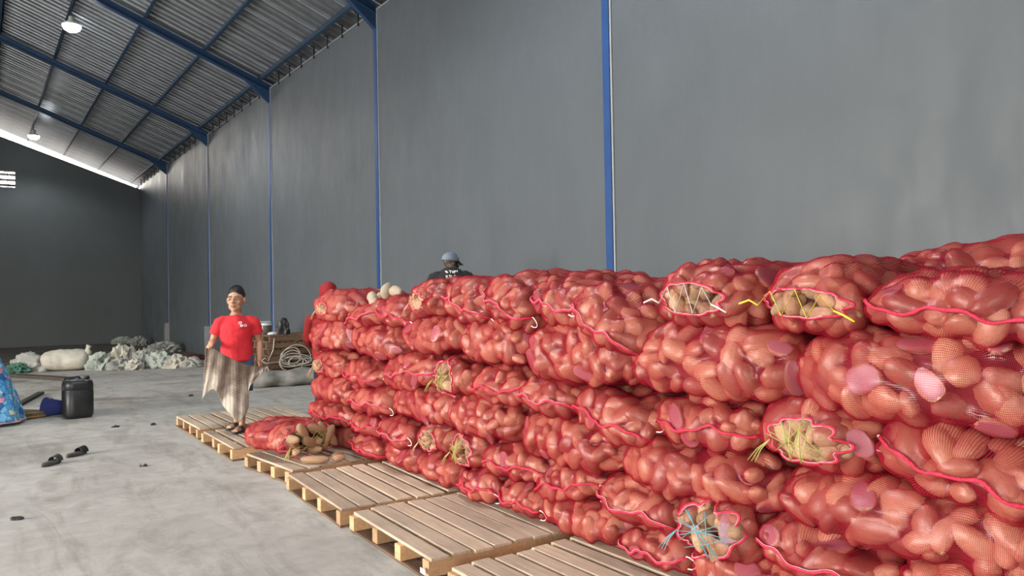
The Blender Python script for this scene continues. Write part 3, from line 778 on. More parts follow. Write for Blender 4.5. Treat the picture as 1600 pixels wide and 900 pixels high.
XF = 2.88
ORD = ['first', 'second', 'third', 'fourth', 'fifth', 'sixth', 'seventh', 'eighth', 'ninth', 'tenth', 'eleventh', 'twelfth']
ROWN = {5: 'top row', 4: 'second row from top', 3: 'third row from top', 2: 'fourth row from top', 1: 'fifth row from top', 0: 'bottom row'}
# rows listed from the far end to the camera end: (end, y near, y far, z low, z high, extras)
ROWS = {
 5: [('E', 7.08, 8.08, 1.36, 1.71, dict(lace='straw', mouth=(0.10, 0.06))), ('H', 6.35, 7.10, 1.33, 1.62, dict(roll=-0.15)), ('H', 5.72, 6.40, 1.37, 1.66, dict(roll=0.12)),
     ('E', 5.12, 5.76, 1.44, 1.76, dict(lace='straw', mouth=(0.09, 0.06))), ('H', 4.53, 5.18, 1.42, 1.77, dict(roll=0.3)), ('H', 3.98, 4.60, 1.42, 1.77, dict(roll=0.38)),
     ('H', 3.48, 4.05, 1.42, 1.77, dict(roll=0.2)), ('H', 2.90, 3.55, 1.35, 1.69, dict(roll=0.45, droop=0.09, fx=-0.08)), ('E', 2.28, 2.98, 1.42, 1.76, dict(lace='white', mouth=(0.17, 0.075))),
     ('E', 1.70, 2.29, 1.39, 1.74, dict(lace='yellow', mouth=(0.19, 0.06))), ('H', 1.00, 1.76, 1.42, 1.70, dict(roll=0.08, L=0.72))],
 4: [('S', 7.0, 8.1, 1.08, 1.38, {}), ('S', 5.95, 7.0, 1.06, 1.37, {}), ('S', 4.92, 5.98, 1.15, 1.46, {}), ('S', 4.08, 4.94, 1.13, 1.44, {}), ('S', 3.08, 4.12, 1.06, 1.43, {}), ('S', 2.08, 3.12, 1.08, 1.43, {}), ('S', 0.95, 2.14, 1.07, 1.42, {})],
 3: [('E', 7.1, 8.12, 0.78, 1.09, dict(lace='straw', mouth=(0.11, 0.06))), ('H', 6.35, 7.1, 0.76, 1.06, {}), ('H', 5.3, 6.35, 0.82, 1.16, dict(roll=-0.1)), ('E', 4.72, 5.32, 0.85, 1.16, dict(lace='green', mouth=(0.13, 0.10))),
     ('H', 4.1, 4.76, 0.85, 1.14, {}), ('H', 3.58, 4.16, 0.84, 1.10, dict(roll=0.05)), ('H', 2.94, 3.62, 0.76, 1.06, dict(roll=0.2)), ('H', 2.3, 2.97, 0.80, 1.10, {}),
     ('E', 1.66, 2.31, 0.80, 1.13, dict(lace='green', mouth=(0.15, 0.085))), ('H', 0.98, 1.70, 0.79, 1.09, dict(roll=0.22))],
 2: [('S', 6.95, 8.02, 0.55, 0.83, {}), ('H', 6.12, 6.96, 0.53, 0.82, {}), ('S', 5.1, 6.13, 0.58, 0.87, {}), ('S', 4.22, 5.12, 0.58, 0.89, {}), ('S', 3.22, 4.24, 0.54, 0.86, {}), ('S', 2.18, 3.25, 0.53, 0.82, {}), ('S', 0.98, 2.2, 0.54, 0.83, {})],
 1: [('H', 6.98, 8.08, 0.33, 0.58, {}), ('H', 6.3, 7.0, 0.33, 0.58, {}), ('H', 5.66, 6.32, 0.33, 0.58, {}), ('E', 5.14, 5.70, 0.34, 0.61, dict(lace='straw', mouth=(0.10, 0.07))), ('E', 4.66, 5.18, 0.33, 0.61, dict(lace='green', mouth=(0.11, 0.10))),
     ('H', 3.99, 4.69, 0.34, 0.61, {}), ('H', 3.38, 4.04, 0.32, 0.58, dict(roll=-0.2)), ('H', 2.76, 3.42, 0.33, 0.58, dict(roll=0.1)), ('E', 2.26, 2.79, 0.31, 0.61, dict(lace='cyan', mouth=(0.16, 0.11), fx=-0.05)), ('H', 1.64, 2.3, 0.31, 0.59, dict(roll=0.1)), ('S', 0.95, 1.66, 0.32, 0.59, {})],
 0: [('S', 6.96, 7.76, PH, 0.37, {}), ('H', 6.3, 6.96, PH, 0.37, {}), ('S', 5.62, 6.32, PH, 0.37, {}), ('S', 4.94, 5.65, PH, 0.38, {}), ('H', 4.44, 4.97, PH, 0.38, {}), ('H', 3.98, 4.47, PH, 0.38, {}), ('S', 3.18, 4.02, PH, 0.37, {}), ('H', 2.7, 3.22, PH, 0.36, {}), ('S', 1.95, 2.72, PH, 0.36, {}), ('S', 1.2, 1.97, PH, 0.36, {})],
}
ENDTXT = {'E': {'white': 'mouth laced with white cord', 'yellow': 'mouth laced with yellow ribbon', 'green': 'mouth tied with yellow-green ribbon', 'cyan': 'mouth tied with light blue ribbon', 'straw': 'mouth tied with dry straw'},
          'H': 'crimson hem facing out', 'S': 'lying lengthwise'}
def make_keep(row, y_lo, y_hi):
    def keep(P, N):
        k = (N[:, 0] < 0.5) | (P[:, 0] < XF + 0.25)
        k &= P[:, 0] < (4.05 if row == 5 else 3.5)
        if row < 5: k &= P[:, 0] < XF + 0.56
        k &= N[:, 2] > -0.8
        return k
    return keep
for row in (5, 4, 3, 2, 1, 0):
    lst = ROWS[row]
    for i, (end, y0, y1, z0, z1, ex) in enumerate(lst):
        k = len(lst) - 1 - i
        rng = random.Random(row * 100 + i)
        H = z1 - z0; yc = (y0 + y1) / 2; zc = (z0 + z1) / 2 - ((0.03 if end == 'H' else 0.012) if row == 5 else 0); W = y1 - y0
        desc = ENDTXT['E'][ex['lace']] if end == 'E' else ENDTXT[end]
        label = f'net sack, {desc}, {ORD[k]} from camera end, {ROWN[row]}'
        fx = XF + ex.get('fx', 0) + rng.uniform(-0.02, 0.04)
        kp = make_keep(row, y0, y1)
        sz = 1.0 if yc < 3.5 else 0.94
        if end == 'S':
            D = 0.58
            sack(label, (fx + D / 2, yc, zc), W * 1.05, D, H * 1.27, (0, 0, PI / 2 + rng.uniform(-0.03, 0.03)), 'S', None, row * 37 + i * 7 + 5, sz, kp, fine=yc < 5.2)
        else:
            L = ex.get('L', 1.08)
            sack(label, (fx + L / 2, yc, zc), L, W * (1.06 if row < 5 else 1.02), H * (1.2 if row < 5 or end == 'E' else 1.12), (ex.get('roll', rng.uniform(-0.08, 0.08)), 0, rng.uniform(-0.04, 0.04)), end, ex.get('lace'), row * 37 + i * 7 + 5, sz, kp,
                 mouth=ex.get('mouth', (0.12, 0.07)), droop=ex.get('droop', 0.02 if end == 'H' else 0.0), fine=yc < 5.2, tail=True)
# the sack lying on top behind the first one of the top row
sack('dark red net sack lying highest, behind the first sack of the top row', (3.98, 1.62, 1.66), 1.05, 0.62, 0.36, (0, 0, PI / 2 + 0.1), 'S', None, 991, 1.0, lambda P, N: N[:, 2] > -0.5)
# the fallen open sack on the fourth pallet
sack('fallen red net sack with a wide open mouth on the pallet before the stack', (2.46, 7.34, PH + 0.175), 0.92, 0.64, 0.35, (0, 0, 1.80), 'E', 'green', 777, 0.95,
     lambda P, N: N[:, 2] > -0.6, mouth=(0.25, 0.12), droop=0.0, fine=False, big_mouth=True, group=None)

# ------------------------------------------------------------------ people
def hand(mb, w, d, side_v, s=1.0, curl=0.6, thumb=1):
    """palm and five fingers; w wrist, d direction of the hand, side_v towards the thumb"""
    d = Vector(d).normalized(); sv = Vector(side_v); sv = (sv - d * sv.dot(d)).normalized(); nv = d.cross(sv)
    def P(a, b, c): return Vector(w) + (d * a + sv * b + nv * c) * s
    rot = Matrix((d, sv, nv)).transposed().to_4x4()
    mb.ell(P(0.045, 0, 0), (0.052 * s, 0.040 * s, 0.017 * s), 12, 8, rot)
    for i, (b, ln) in enumerate(((0.030, 0.070), (0.010, 0.078), (-0.011, 0.072), (-0.031, 0.056))):
        p = [P(0.07, b, 0)]; ang_ = 0.1; q = Vector((0.082, b, 0))
        p.append(P(*q))
        for k, fr in enumerate((0.45, 0.32, 0.23)):
            ang_ += curl * (0.7 + 0.15 * i)
            q = q + Vector((math.cos(ang_) * ln * fr, 0, -math.sin(ang_) * ln * fr)); p.append(P(*q))
        mb.tube(p, [0.0095 * s, 0.0095 * s, 0.009 * s, 0.008 * s, 0.0065 * s], 8)
    mb.tube([P(0.02, 0.028, 0), P(0.045, 0.050, -0.008), P(0.065, 0.055, -0.022), P(0.082, 0.048, -0.032)], [0.012 * s, 0.0115 * s, 0.0095 * s, 0.0075 * s], 8)

def head_shapes(mb, T):
    """skull, jaw, nose, brow, cheeks, ears, mouth in head space (face towards -y), placed by matrix T"""
    r3 = T.to_3x3(); sc = r3.col[0].length; r4 = (r3 @ Matrix.Diagonal((1 / sc,) * 3)).to_4x4()
    def e(c, r): mb.ell(T @ Vector(c), tuple(k * sc for k in r), 16, 12, r4)
    e((0, 0.012, 0.035), (0.076, 0.096, 0.097)); e((0, -0.028, -0.040), (0.060, 0.068, 0.076)); e((0, -0.064, -0.094), (0.030, 0.026, 0.022))
    for sx in (-1, 1):
        e((sx * 0.032, -0.078, 0.026), (0.028, 0.014, 0.009)); e((sx * 0.038, -0.058, -0.024), (0.026, 0.026, 0.024)); e((sx * 0.080, 0.012, -0.008), (0.011, 0.021, 0.034))
        e((sx * 0.012, -0.100, -0.028), (0.009, 0.011, 0.008)); e((sx * 0.030, -0.035, -0.065), (0.030, 0.045, 0.035))
    mb.tube([T @ Vector(p) for p in ((0, -0.084, 0.02), (0, -0.098, -0.004), (0, -0.112, -0.024), (0, -0.098, -0.034))], [0.009 * sc, 0.010 * sc, 0.0125 * sc, 0.009 * sc], 8)
    e((0, -0.088, -0.055), (0.024, 0.013, 0.007)); e((0, -0.087, -0.068), (0.020, 0.013, 0.008))

def face_details(T, parent):
    sc = T.to_3x3().col[0].length
    for sx in (-1, 1):
        MB().ell(T @ Vector((sx * 0.031, -0.0815, 0.004)), (0.0135 * sc, 0.010 * sc, 0.0065 * sc), 10, 8).build('eye', M['eye'], parent, True)
        MB().ell(T @ Vector((sx * 0.031 - 0.002, -0.090, 0.004)), (0.0058 * sc, 0.004 * sc, 0.006 * sc), 8, 6).build('iris', M['iris'], parent, True)
        MB().tube([T @ Vector(p) for p in ((sx * 0.012, -0.094, 0.024), (sx * 0.032, -0.094, 0.031), (sx * 0.052, -0.084, 0.025))], [0.003 * sc, 0.0042 * sc, 0.0025 * sc], 6).build('eyebrow', M['hair'], parent, True)
    mb = MB(); mb.tube([T @ Vector(p) for p in ((-0.023, -0.093, -0.061), (-0.010, -0.1015, -0.056), (0, -0.102, -0.058), (0.010, -0.1015, -0.056), (0.023, -0.093, -0.061))], [0.002 * sc, 0.0048 * sc, 0.0045 * sc, 0.0048 * sc, 0.002 * sc], 6)
    mb.tube([T @ Vector(p) for p in ((-0.020, -0.094, -0.063), (0, -0.102, -0.069), (0.020, -0.094, -0.063))], [0.002 * sc, 0.0058 * sc, 0.002 * sc], 6)
    mb.build('lips', M['lip'], parent, True)

def hair_cap(T, parent, seed=3):
    nu, nv = 40, 22; v = []; f = []
    for i in range(nv + 1):
        ph = PI * 0.68 * i / nv
        for j in range(nu):
            th = 2 * PI * j / nu
            d = Vector((math.sin(ph) * math.cos(th), math.sin(ph) * math.sin(th), math.cos(ph)))
            fr = max(0.0, -d.y)
            lim = 0.655 - 0.285 * min(1, fr * 1.15) ** 0.8 + 0.05 * noise.noise(Vector((math.cos(th) * 7, math.sin(th) * 7, seed)))
            if ph / PI > lim: 
                p2 = PI * lim; d = Vector((math.sin(p2) * math.cos(th), math.sin(p2) * math.sin(th), math.cos(p2)))
            k = 1.03 + 0.07 * noise.noise(d * 11 + Vector((seed, 0, 0))) + 0.05 * max(0, d.z)
            if ph / PI >= lim: k = 0.99
            v.append(T @ Vector((d.x * 0.077 * k, 0.012 + d.y * 0.097 * k, 0.035 + d.z * 0.098 * k)))
    for i in range(nv):
        for j in range(nu):
            f.append((i * nu + j, (i + 1) * nu + j, (i + 1) * nu + (j + 1) % nu, i * nu + (j + 1) % nu))
    return link('hair', mesh_from('hair', v, f, M['hair'], True), parent)

def head_T(c, yaw=0, pitch=0, s=1.0):
    return Matrix.Translation(c) @ Matrix.Rotation(yaw, 4, 'Z') @ Matrix.Rotation(pitch, 4, 'X') @ Matrix.Scale(s, 4)

def body(parent, skin, P, T, voxel=0.0075):
    """one continuous body: trunk, neck, head, arms with hands, legs with feet"""
    mb = MB()
    sh = P['sh']; hp = P['hip']; nb = Vector(P['neck'])
    cx = Vector(P.get('chest', (0, 0, sh - 0.08)))
    mb.tube([(0, 0, hp - 0.08), (0, 0, hp + 0.02), (0, 0, hp + 0.14), cx + Vector((0, 0, -0.08)), cx, (nb.x, nb.y, sh + 0.01), nb, T.translation + Vector((0, 0.01, -0.04))],
            [(0.10, 0.08), (0.155, 0.105), (0.135, 0.095), (0.155, 0.105), (0.165, 0.108), (0.10, 0.075), (0.055, 0.055), (0.052, 0.055)], 16, up=(0, 1, 0))
    head_shapes(mb, T)
    for k in ('R', 'L'):
        a = P['arm' + k]
        S_, E_, W_ = Vector(a[0]), Vector(a[1]), Vector(a[2])
        mb.tube([S_ + Vector((0.05 if k == 'R' else -0.05, 0, 0)), S_, (S_ + E_) / 2, E_, E_ * 0.6 + W_ * 0.4, W_], [0.038, 0.040, 0.041, 0.037, 0.037, 0.026], 12)
        hand(mb, W_, a[3], a[4], 1.0, a[5])
        l = P['leg' + k]
        H_, K_, A_, T_ = [Vector(q) for q in l]
        mb.tube([H_ + Vector((0, 0, 0.05)), H_, (H_ + K_) / 2, K_, K_ * 0.68 + A_ * 0.32 + Vector((0, 0.012, 0)), A_ + (K_ - A_) * 0.18, A_], [0.075, 0.082, 0.068, 0.052, 0.052, 0.035, 0.034], 12)
        fd = (T_ - A_); fd.z = 0; fd.normalize()
        base = Vector((A_.x, A_.y, T_.z))
        mb.tube([base - fd * 0.05 + Vector((0, 0, 0.008)), base + Vector((0, 0, 0.022)), base + fd * 0.09 + Vector((0, 0, 0.012)), T_ + Vector((0, 0, 0.004))], [(0.032, 0.032), (0.036, 0.042), (0.043, 0.026), (0.036, 0.015)], 12, up=(0, 0, 1))
        mb.tube([A_, base + Vector((0, 0, 0.02))], [0.034, 0.036], 10)
    return link('body', remesh(mb, 'body', voxel, skin, 3), parent)

def shirt(parent, mat, P, sleeve=0.62, hem=None, name='shirt', fat=1.0, extra=None, voxel=0.011):
    mb = MB(); sh = P['sh']; hp = P['hip']; nb = Vector(P['neck']); hem = hp - 0.02 if hem is None else hem
    cx = Vector(P.get('chest', (0, 0, sh - 0.08)))
    mb.tube([(0, 0, hem), (0, 0, hem + 0.10), (0, 0, hp + 0.16), cx + Vector((0, 0, -0.08)), cx + Vector((0, 0, 0.01)), (nb.x, nb.y, sh + 0.015), (nb.x, nb.y, sh + 0.05)],
            [(0.185 * fat, 0.135 * fat), (0.18 * fat, 0.132 * fat), (0.165 * fat, 0.125 * fat), (0.182 * fat, 0.13 * fat), (0.188 * fat, 0.128 * fat), (0.125, 0.088), (0.075, 0.070)], 20, up=(0, 1, 0))
    for k in ('R', 'L'):
        a = P['arm' + k]; S_, E_, W_ = Vector(a[0]), Vector(a[1]), Vector(a[2])
        sg = 1 if k == 'R' else -1
        pts = [S_ + Vector((0.10 * sg, 0, 0.012)), S_ + Vector((0.05 * sg, 0, 0.0)), S_ + Vector((0.0, 0, -0.022))]
        rr = [0.035, 0.060, 0.066]
        if sleeve <= 1: pts += [S_ + (E_ - S_) * sleeve * 0.5, S_ + (E_ - S_) * sleeve]; rr += [0.068, 0.066]
        else: pts += [(S_ + E_) / 2, E_, W_]; rr += [0.06, 0.055, 0.042]
        mb.tube(pts, rr, 14)
    if extra: extra(mb)
    me = remesh(mb, name, voxel, mat, 4)
    for v in me.vertices:                                          # soft cloth creases
        c = v.co; v.co = c + v.normal * (0.010 * noise.noise(Vector((c.x * 9 + c.z * 5, c.y * 9, c.z * 4 - c.x * 6 + 3))) + 0.004 * noise.noise(c * 24))
    return link(name, me, parent)

def trousers(parent, mat, P, to=1.0, r1=0.075, name='trousers'):
    mb = MB(); hp = P['hip']
    mb.tube([(0, 0, hp - 0.08), (0, 0, hp), (0, 0, hp + 0.1)], [(0.16, 0.12), (0.172, 0.125), (0.158, 0.115)], 16, up=(0, 1, 0))
    for k in ('R', 'L'):
        H_, K_, A_, T_ = [Vector(q) for q in P['leg' + k]]
        pts = [H_ + Vector((0, 0, 0.04)), H_, (H_ + K_) / 2, K_]; rr = [0.09, 0.098, 0.085, r1]
        if to > 0: pts.append(K_ + (A_ - K_) * to); rr.append(r1 * 0.9)
        mb.tube(pts, rr, 14)
    me = remesh(mb, name, 0.012, mat, 3)
    for v in me.vertices:
        c = v.co; v.co = c + v.normal * 0.006 * noise.noise(Vector((c.x * 8, c.y * 8, c.z * 7)))
    return link(name, me, parent)

def foot_sandal(parent, A, T_, z0, mat):
    A = Vector(A); T_ = Vector(T_); fd = T_ - A; fd.z = 0; fd.normalize(); sd = Vector((-fd.y, fd.x, 0)); b = Vector((A.x, A.y, z0))
    v = []; n = 16
    L0, L1 = -0.085, (Vector((T_.x, T_.y, 0)) - Vector((A.x, A.y, 0))).length + 0.045
    for z in (0.0, 0.02):
        for k in range(n):
            a = 2 * PI * k / n; u = (L0 + L1) / 2 + (L1 - L0) / 2 * math.cos(a); w = 0.048 * math.sin(a) * (1.0 + 0.15 * math.cos(a))
            v.append(b + fd * u + sd * w + Vector((0, 0, z)))
    f = [tuple(range(n - 1, -1, -1)), tuple(range(n, 2 * n))] + [(k, (k + 1) % n, n + (k + 1) % n, n + k) for k in range(n)]
    mb = MB().add(v, f)
    for u in (0.05, 0.085):
        mb.tube([b + fd * u + sd * 0.05 + Vector((0, 0, 0.015)), b + fd * u + sd * 0.03 + Vector((0, 0, 0.066)), b + fd * u - sd * 0.03 + Vector((0, 0, 0.066)), b + fd * u - sd * 0.05 + Vector((0, 0, 0.015))], [(0.022, 0.005)] * 4, 8)
    return mb.build('sandal', mat, parent, True)

# man in the red T-shirt
MAN = (2.45, 9.0, PH); MRZ = -0.265
man = empty('person', MAN, MRZ); tag(man, 'man in a red T-shirt standing on the pallet, holding up a dirty cloth', 'person')
PM = dict(sh=1.275, hip=0.86, neck=(0, 0, 1.355), chest=(0, 0, 1.2),
          armL=((0.185, 0, 1.265), (0.25, 0.03, 1.01), (0.245, -0.05, 0.80), (0.08, -0.25, -1), (-0.5, -1, 0), 0.75),
          armR=((-0.185, 0, 1.265), (-0.255, 0.02, 1.03), (-0.285, -0.19, 0.985), (-0.1, -0.8, 0.25), (0.6, 0, 1), 0.8),
          legL=((0.09, 0, 0.83), (0.075, -0.05, 0.46), (0.045, -0.02, 0.10), (-0.03, -0.17, 0.025)),
          legR=((-0.09, 0.01, 0.83), (-0.05, 0.08, 0.46), (-0.01, 0.26, 0.10), (-0.10, 0.13, 0.025)))
TM = head_T((0.0, -0.015, 1.50), -0.30, 0.0, 1.20)
body(man, M['skin'], PM, TM); face_details(TM, man); hair_cap(TM, man)
sm = shirt(man, M['redshirt'], PM, 0.66, 0.80)
trousers(man, M['jeans'], PM, 0.0, 0.10, 'cropped_jeans')
for k in ('L', 'R'): foot_sandal(man, PM['leg' + k][2], PM['leg' + k][3], 0.0, M['rubber'])
def on_front(x, z, me):
    best = min((v.co.y for v in me.vertices if abs(v.co.x - x) < 0.012 and abs(v.co.z - z) < 0.012), default=-0.13)
    return best
lg = MB()
for (x0, x1, z0, z1) in ((0.022, 0.030, 1.222, 1.25), (0.030, 0.048, 1.244, 1.252), (0.048, 0.056, 1.222, 1.25), (0.036, 0.05, 1.222, 1.230),
                         (0.04, 0.052, 1.192, 1.216), (0.056, 0.066, 1.192, 1.216), (0.066, 0.074, 1.208, 1.216), (0.078, 0.086, 1.192, 1.216), (0.09, 0.104, 1.208, 1.216), (0.09, 0.104, 1.192, 1.2), (0.104, 0.11, 1.192, 1.216)):
    yf = on_front((x0 + x1) / 2, (z0 + z1) / 2, sm.data)
    lg.box(x0, x1, yf - 0.004, yf + 0.004, z0, z1)
lg.build('chest_print', M['print'], sm)
tag(sm, None)

# the cloth he holds out, hanging from both fists
def cloth_pt(s, t):
    top0, top1 = Vector((-0.315, -0.275, 1.035)), Vector((0.265, -0.165, 0.725))
    top = top0.lerp(top1, s); top.z -= 0.05 * math.sin(PI * s); top.y -= 0.05 * math.sin(PI * s)
    prof = [(0, (-0.375, 0.415)), (0.10, (-0.315, 0.47)), (0.19, (-0.25, 0.53)), (0.27, (-0.20, 0.46)), (0.36, (-0.135, 0.32)), (0.48, (-0.045, 0.185)), (0.56, (0.03, 0.14)), (0.63, (0.075, 0.20)), (0.70, (0.105, 0.30)), (0.76, (0.105, 0.42)), (0.85, (0.15, 0.55)), (1.0, (0.27, 0.70))]
    for (a, pa), (b, pb) in zip(prof[:-1], prof[1:]):
        if a <= s <= b:
            k = (s - a) / (b - a); bx, bz = pa[0] + (pb[0] - pa[0]) * k, pa[1] + (pb[1] - pa[1]) * k; break
    bot = Vector((bx, -0.27, bz))
    p = top.lerp(bot, t)
    fold = 0.030 * math.sin(s * 19 + 1.2 * t) + 0.022 * math.sin(s * 33 + t * 3) + 0.02 * noise.noise(Vector((s * 5, t * 4, 1)))
    p.y += fold * (0.25 + 0.9 * t) * (1 if 0 < s < 1 else 0.5); p.x += 0.012 * math.sin(s * 26 + 2 * t) * t
    return p
mbc = MB().grid(cloth_pt, 72, 48)
cm = mbc.mesh('holding_cloth', M['cloth'], True)
uvl = cm.uv_layers.new(name='UVMap')
uvd = np.zeros((len(cm.loops), 2), np.float32)
for li, lp in enumerate(cm.loops):
    k = lp.vertex_index; uvd[li] = ((k % 73) / 72, (k // 73) / 48)
uvl.data.foreach_set('uv', uvd.reshape(-1))
cl = link('cloth', cm, None, loc=MAN, rot=(0, 0, MRZ)); md = cl.modifiers.new('thick', 'SOLIDIFY'); md.thickness = 0.004
tag(cl, 'dirty off-white checked cloth held out by the man in red', 'cloth')

# man in black behind the stack, seen from behind
BP = (4.53, 7.69)
for k in range(4):
    pallet('wooden_pallet', BP[0] - 0.45 + 0.02 * k, BP[1] - 0.52, 1.0, 1.1, 0.0, f'old wooden pallet under the man in black, {["lowest", "second", "third", "topmost"][k]} of four', 7, 60 + k, k * 0.143, True, None, 0.143)
mb_ = empty('person', (BP[0], BP[1], 4 * 0.143), 2.618); tag(mb_, 'man in a black T-shirt and grey-blue cap behind the stack, seen from behind', 'person')
PB = dict(sh=1.34, hip=0.90, neck=(0, -0.05, 1.385), chest=(0, -0.01, 1.25),
          armL=((0.20, 0, 1.30), (0.27, -0.06, 1.04), (0.22, -0.28, 0.98), (-0.2, -1, 0), (-1, 0, 0.4), 0.5),
          armR=((-0.20, 0, 1.30), (-0.27, -0.06, 1.04), (-0.22, -0.28, 0.98), (0.2, -1, 0), (1, 0, 0.4), 0.5),
          legL=((0.09, 0, 0.85), (0.10, -0.02, 0.47), (0.10, 0.02, 0.10), (0.11, -0.14, 0.025)),
          legR=((-0.09, 0, 0.85), (-0.10, -0.02, 0.47), (-0.10, 0.02, 0.10), (-0.11, -0.14, 0.025)))
TB = head_T((0.0, -0.11, 1.437), -0.95, 0.12, 1.0)
body(mb_, M['skindark'], PB, TB, 0.010); face_details(TB, mb_)
sb = shirt(mb_, M['blackshirt'], PB, 0.7, 0.84, 'shirt', 1.08)
trousers(mb_, M['darkpants'], PB, 0.9); 
for k in ('L', 'R'): foot_sandal(mb_, PB['leg' + k][2], PB['leg' + k][3], 0.0, M['rubber'])
cp = MB()
def dome(u, v):
    ph = PI * 0.53 * v; th = 2 * PI * u
    return TB @ Vector((0.089 * math.sin(ph) * math.cos(th), 0.014 + 0.109 * math.sin(ph) * math.sin(th), 0.042 + 0.098 * math.cos(ph)))
cp.grid(dome, 28, 12)
cb = cp.build('cap', M['cap'], mb_, True)
br = MB()
def brim(u, v):
    a = -PI / 2 + (u - 0.5) * 2.1; r = 1 + v * 0.62 * math.cos((u - 0.5) * 2.6)
    return TB @ Vector((0.088 * r * math.cos(a), 0.014 + 0.108 * r * math.sin(a), 0.040 - 0.03 * v - 0.05 * v * abs(u - 0.5)))
br.grid(brim, 18, 6); bo = br.build('cap_brim', M['blackshirt'], cb, True); q = bo.modifiers.new('thick', 'SOLIDIFY'); q.thickness = 0.004
pt = MB()
for k, (x, z, w) in enumerate(((0.0, 0.09, 0.02), (0.024, 0.087, 0.018), (0.05, 0.083, 0.022))):
    pt.ell(TB @ Vector((-0.060 + 0.3 * z - 0.03, 0.02 - x, z - 0.005)), (0.012, 0.012, 0.009), 8, 6)
pt.build('cap_patch', M['print'], cb, True)
# the print across the shoulders: two short lines of slanting strokes
bp = MB()
def stroke(x0, z0, x1, z1, r=0.0045):
    pts = []
    for k in range(4):
        x = x0 + (x1 - x0) * k / 3; z = z0 + (z1 - z0) * k / 3
        y = max((v.co.y for v in sb.data.vertices if abs(v.co.x - x) < 0.014 and abs(v.co.z - z) < 0.014), default=0.13)
        pts.append(Vector((x, y + 0.002, z)))
    bp.tube(pts, r, 5)
X0 = 0.072; zt = 1.35; zl = 1.297
for a, b in (((0, 0), (0.022, -0.026)), ((0.016, 0), (0.034, -0.026)), ((0.046, 0), (0.072, 0)), ((0.059, 0), (0.062, -0.026)), ((0.078, 0), (0.09, -0.026)), ((0.09, -0.026), (0.1, 0)), ((0.108, 0), (0.108, -0.03)), ((0.108, 0), (0.126, -0.004)), ((0.126, -0.004), (0.11, -0.016)), ((0.132, 0.002), (0.146, 0.0)), ((0.139, 0.0), (0.139, -0.016))):
    stroke(X0 - a[0], zt + a[1], X0 - b[0], zt + b[1])
for a, b in (((0.012, 0), (0.012, -0.03)), ((0.012, -0.03), (0.03, -0.03)), ((0.022, 0), (0.03, -0.03)), ((0.04, 0), (0.058, -0.002)), ((0.052, -0.002), (0.06, -0.03)), ((0.066, 0), (0.08, -0.03)), ((0.106, 0), (0.104, -0.03)), ((0.104, -0.03), (0.128, -0.03)), ((0.11, 0), (0.124, -0.014)), ((0.124, -0.014), (0.108, -0.016))):
    stroke(X0 - a[0], zl + a[1], X0 - b[0], zl + b[1])
bp.build('back_print', M['print'], sb, True)

# person in a red hood behind the far end of the stack
mr = empty('person', (3.44, 8.72, PH), PI - 0.4); tag(mr, 'person in a dark red hooded top half hidden behind the far end of the stack', 'person')
PR = dict(sh=1.30, hip=0.87, neck=(0, -0.03, 1.385), chest=(0, -0.01, 1.21),
          armL=((0.205, 0, 1.27), (0.25, -0.05, 1.02), (0.22, -0.24, 0.92), (-0.2, -1, 0), (-1, 0, 0.4), 0.6),
          armR=((-0.20, 0, 1.27), (-0.27, -0.05, 1.02), (-0.22, -0.24, 0.92), (0.2, -1, 0), (1, 0, 0.4), 0.6),
          legL=((0.09, 0, 0.84), (0.10, -0.02, 0.47), (0.10, 0.02, 0.10), (0.11, -0.14, 0.025)),
          legR=((-0.09, 0, 0.84), (-0.10, -0.02, 0.47), (-0.10, 0.02, 0.10), (-0.11, -0.14, 0.025)))
TR = head_T((0.0, -0.06, 1.53), 0.1, 0.25, 1.0)
body(mr, M['skin'], PR, TR, 0.010); face_details(TR, mr)
def hood(mb):
    mb.ell(TR @ Vector((0, 0.035, 0.045)), (0.108, 0.112, 0.122), 20, 14); mb.tube([TR @ Vector((0, 0.06, -0.02)), (0, 0.03, 1.36)], [0.10, 0.11], 14)
shirt(mr, M['redhood'], PR, 2.0, 0.80, 'hooded_top', 1.08, hood)
trousers(mr, M['darkpants'], PR, 0.9)
for k in ('L', 'R'): foot_sandal(mr, PR['leg' + k][2], PR['leg' + k][3], 0.0, M['rubber'])

# woman in a long printed gown at the left border
wo = empty('person', (0.0, 12.62, 0), -0.1); tag(wo, 'person in a long blue floral gown at the left border', 'person')
PW = dict(sh=1.24, hip=0.83, neck=(0, 0, 1.33), chest=(0, 0, 1.16),
          armL=((0.17, 0, 1.22), (0.22, 0.0, 0.98), (0.14, -0.18, 0.88), (-0.6, -0.6, 0), (0, -0.3, 1), 0.6),
          armR=((-0.17, 0, 1.22), (-0.22, 0.0, 0.98), (-0.14, -0.18, 0.88), (0.6, -0.6, 0), (0, -0.3, 1), 0.6),
          legL=((0.08, 0, 0.80), (0.09, -0.02, 0.44), (0.09, 0.0, 0.10), (0.10, -0.15, 0.02)),
          legR=((-0.08, 0, 0.80), (-0.09, -0.02, 0.44), (-0.09, 0.0, 0.10), (-0.10, -0.15, 0.02)))
TW = head_T((0, -0.015, 1.455), 0.3, 0.05, 0.98)
body(wo, M['skin'], PW, TW, 0.010); face_details(TW, wo); hair_cap(TW, wo, 8)
def gown_extra(mb):
    mb.tube([(0.03, 0, 0.05), (0.03, 0, 0.25), (0.02, 0, 0.6), (0, 0, 0.95), (0, 0, 1.1)], [(0.52, 0.42), (0.48, 0.39), (0.38, 0.31), (0.26, 0.2), (0.2, 0.14)], 28, up=(0, 1, 0))
gw = shirt(wo, M['floral'], PW, 2.0, 0.5, 'gown', 1.0, gown_extra, 0.014)
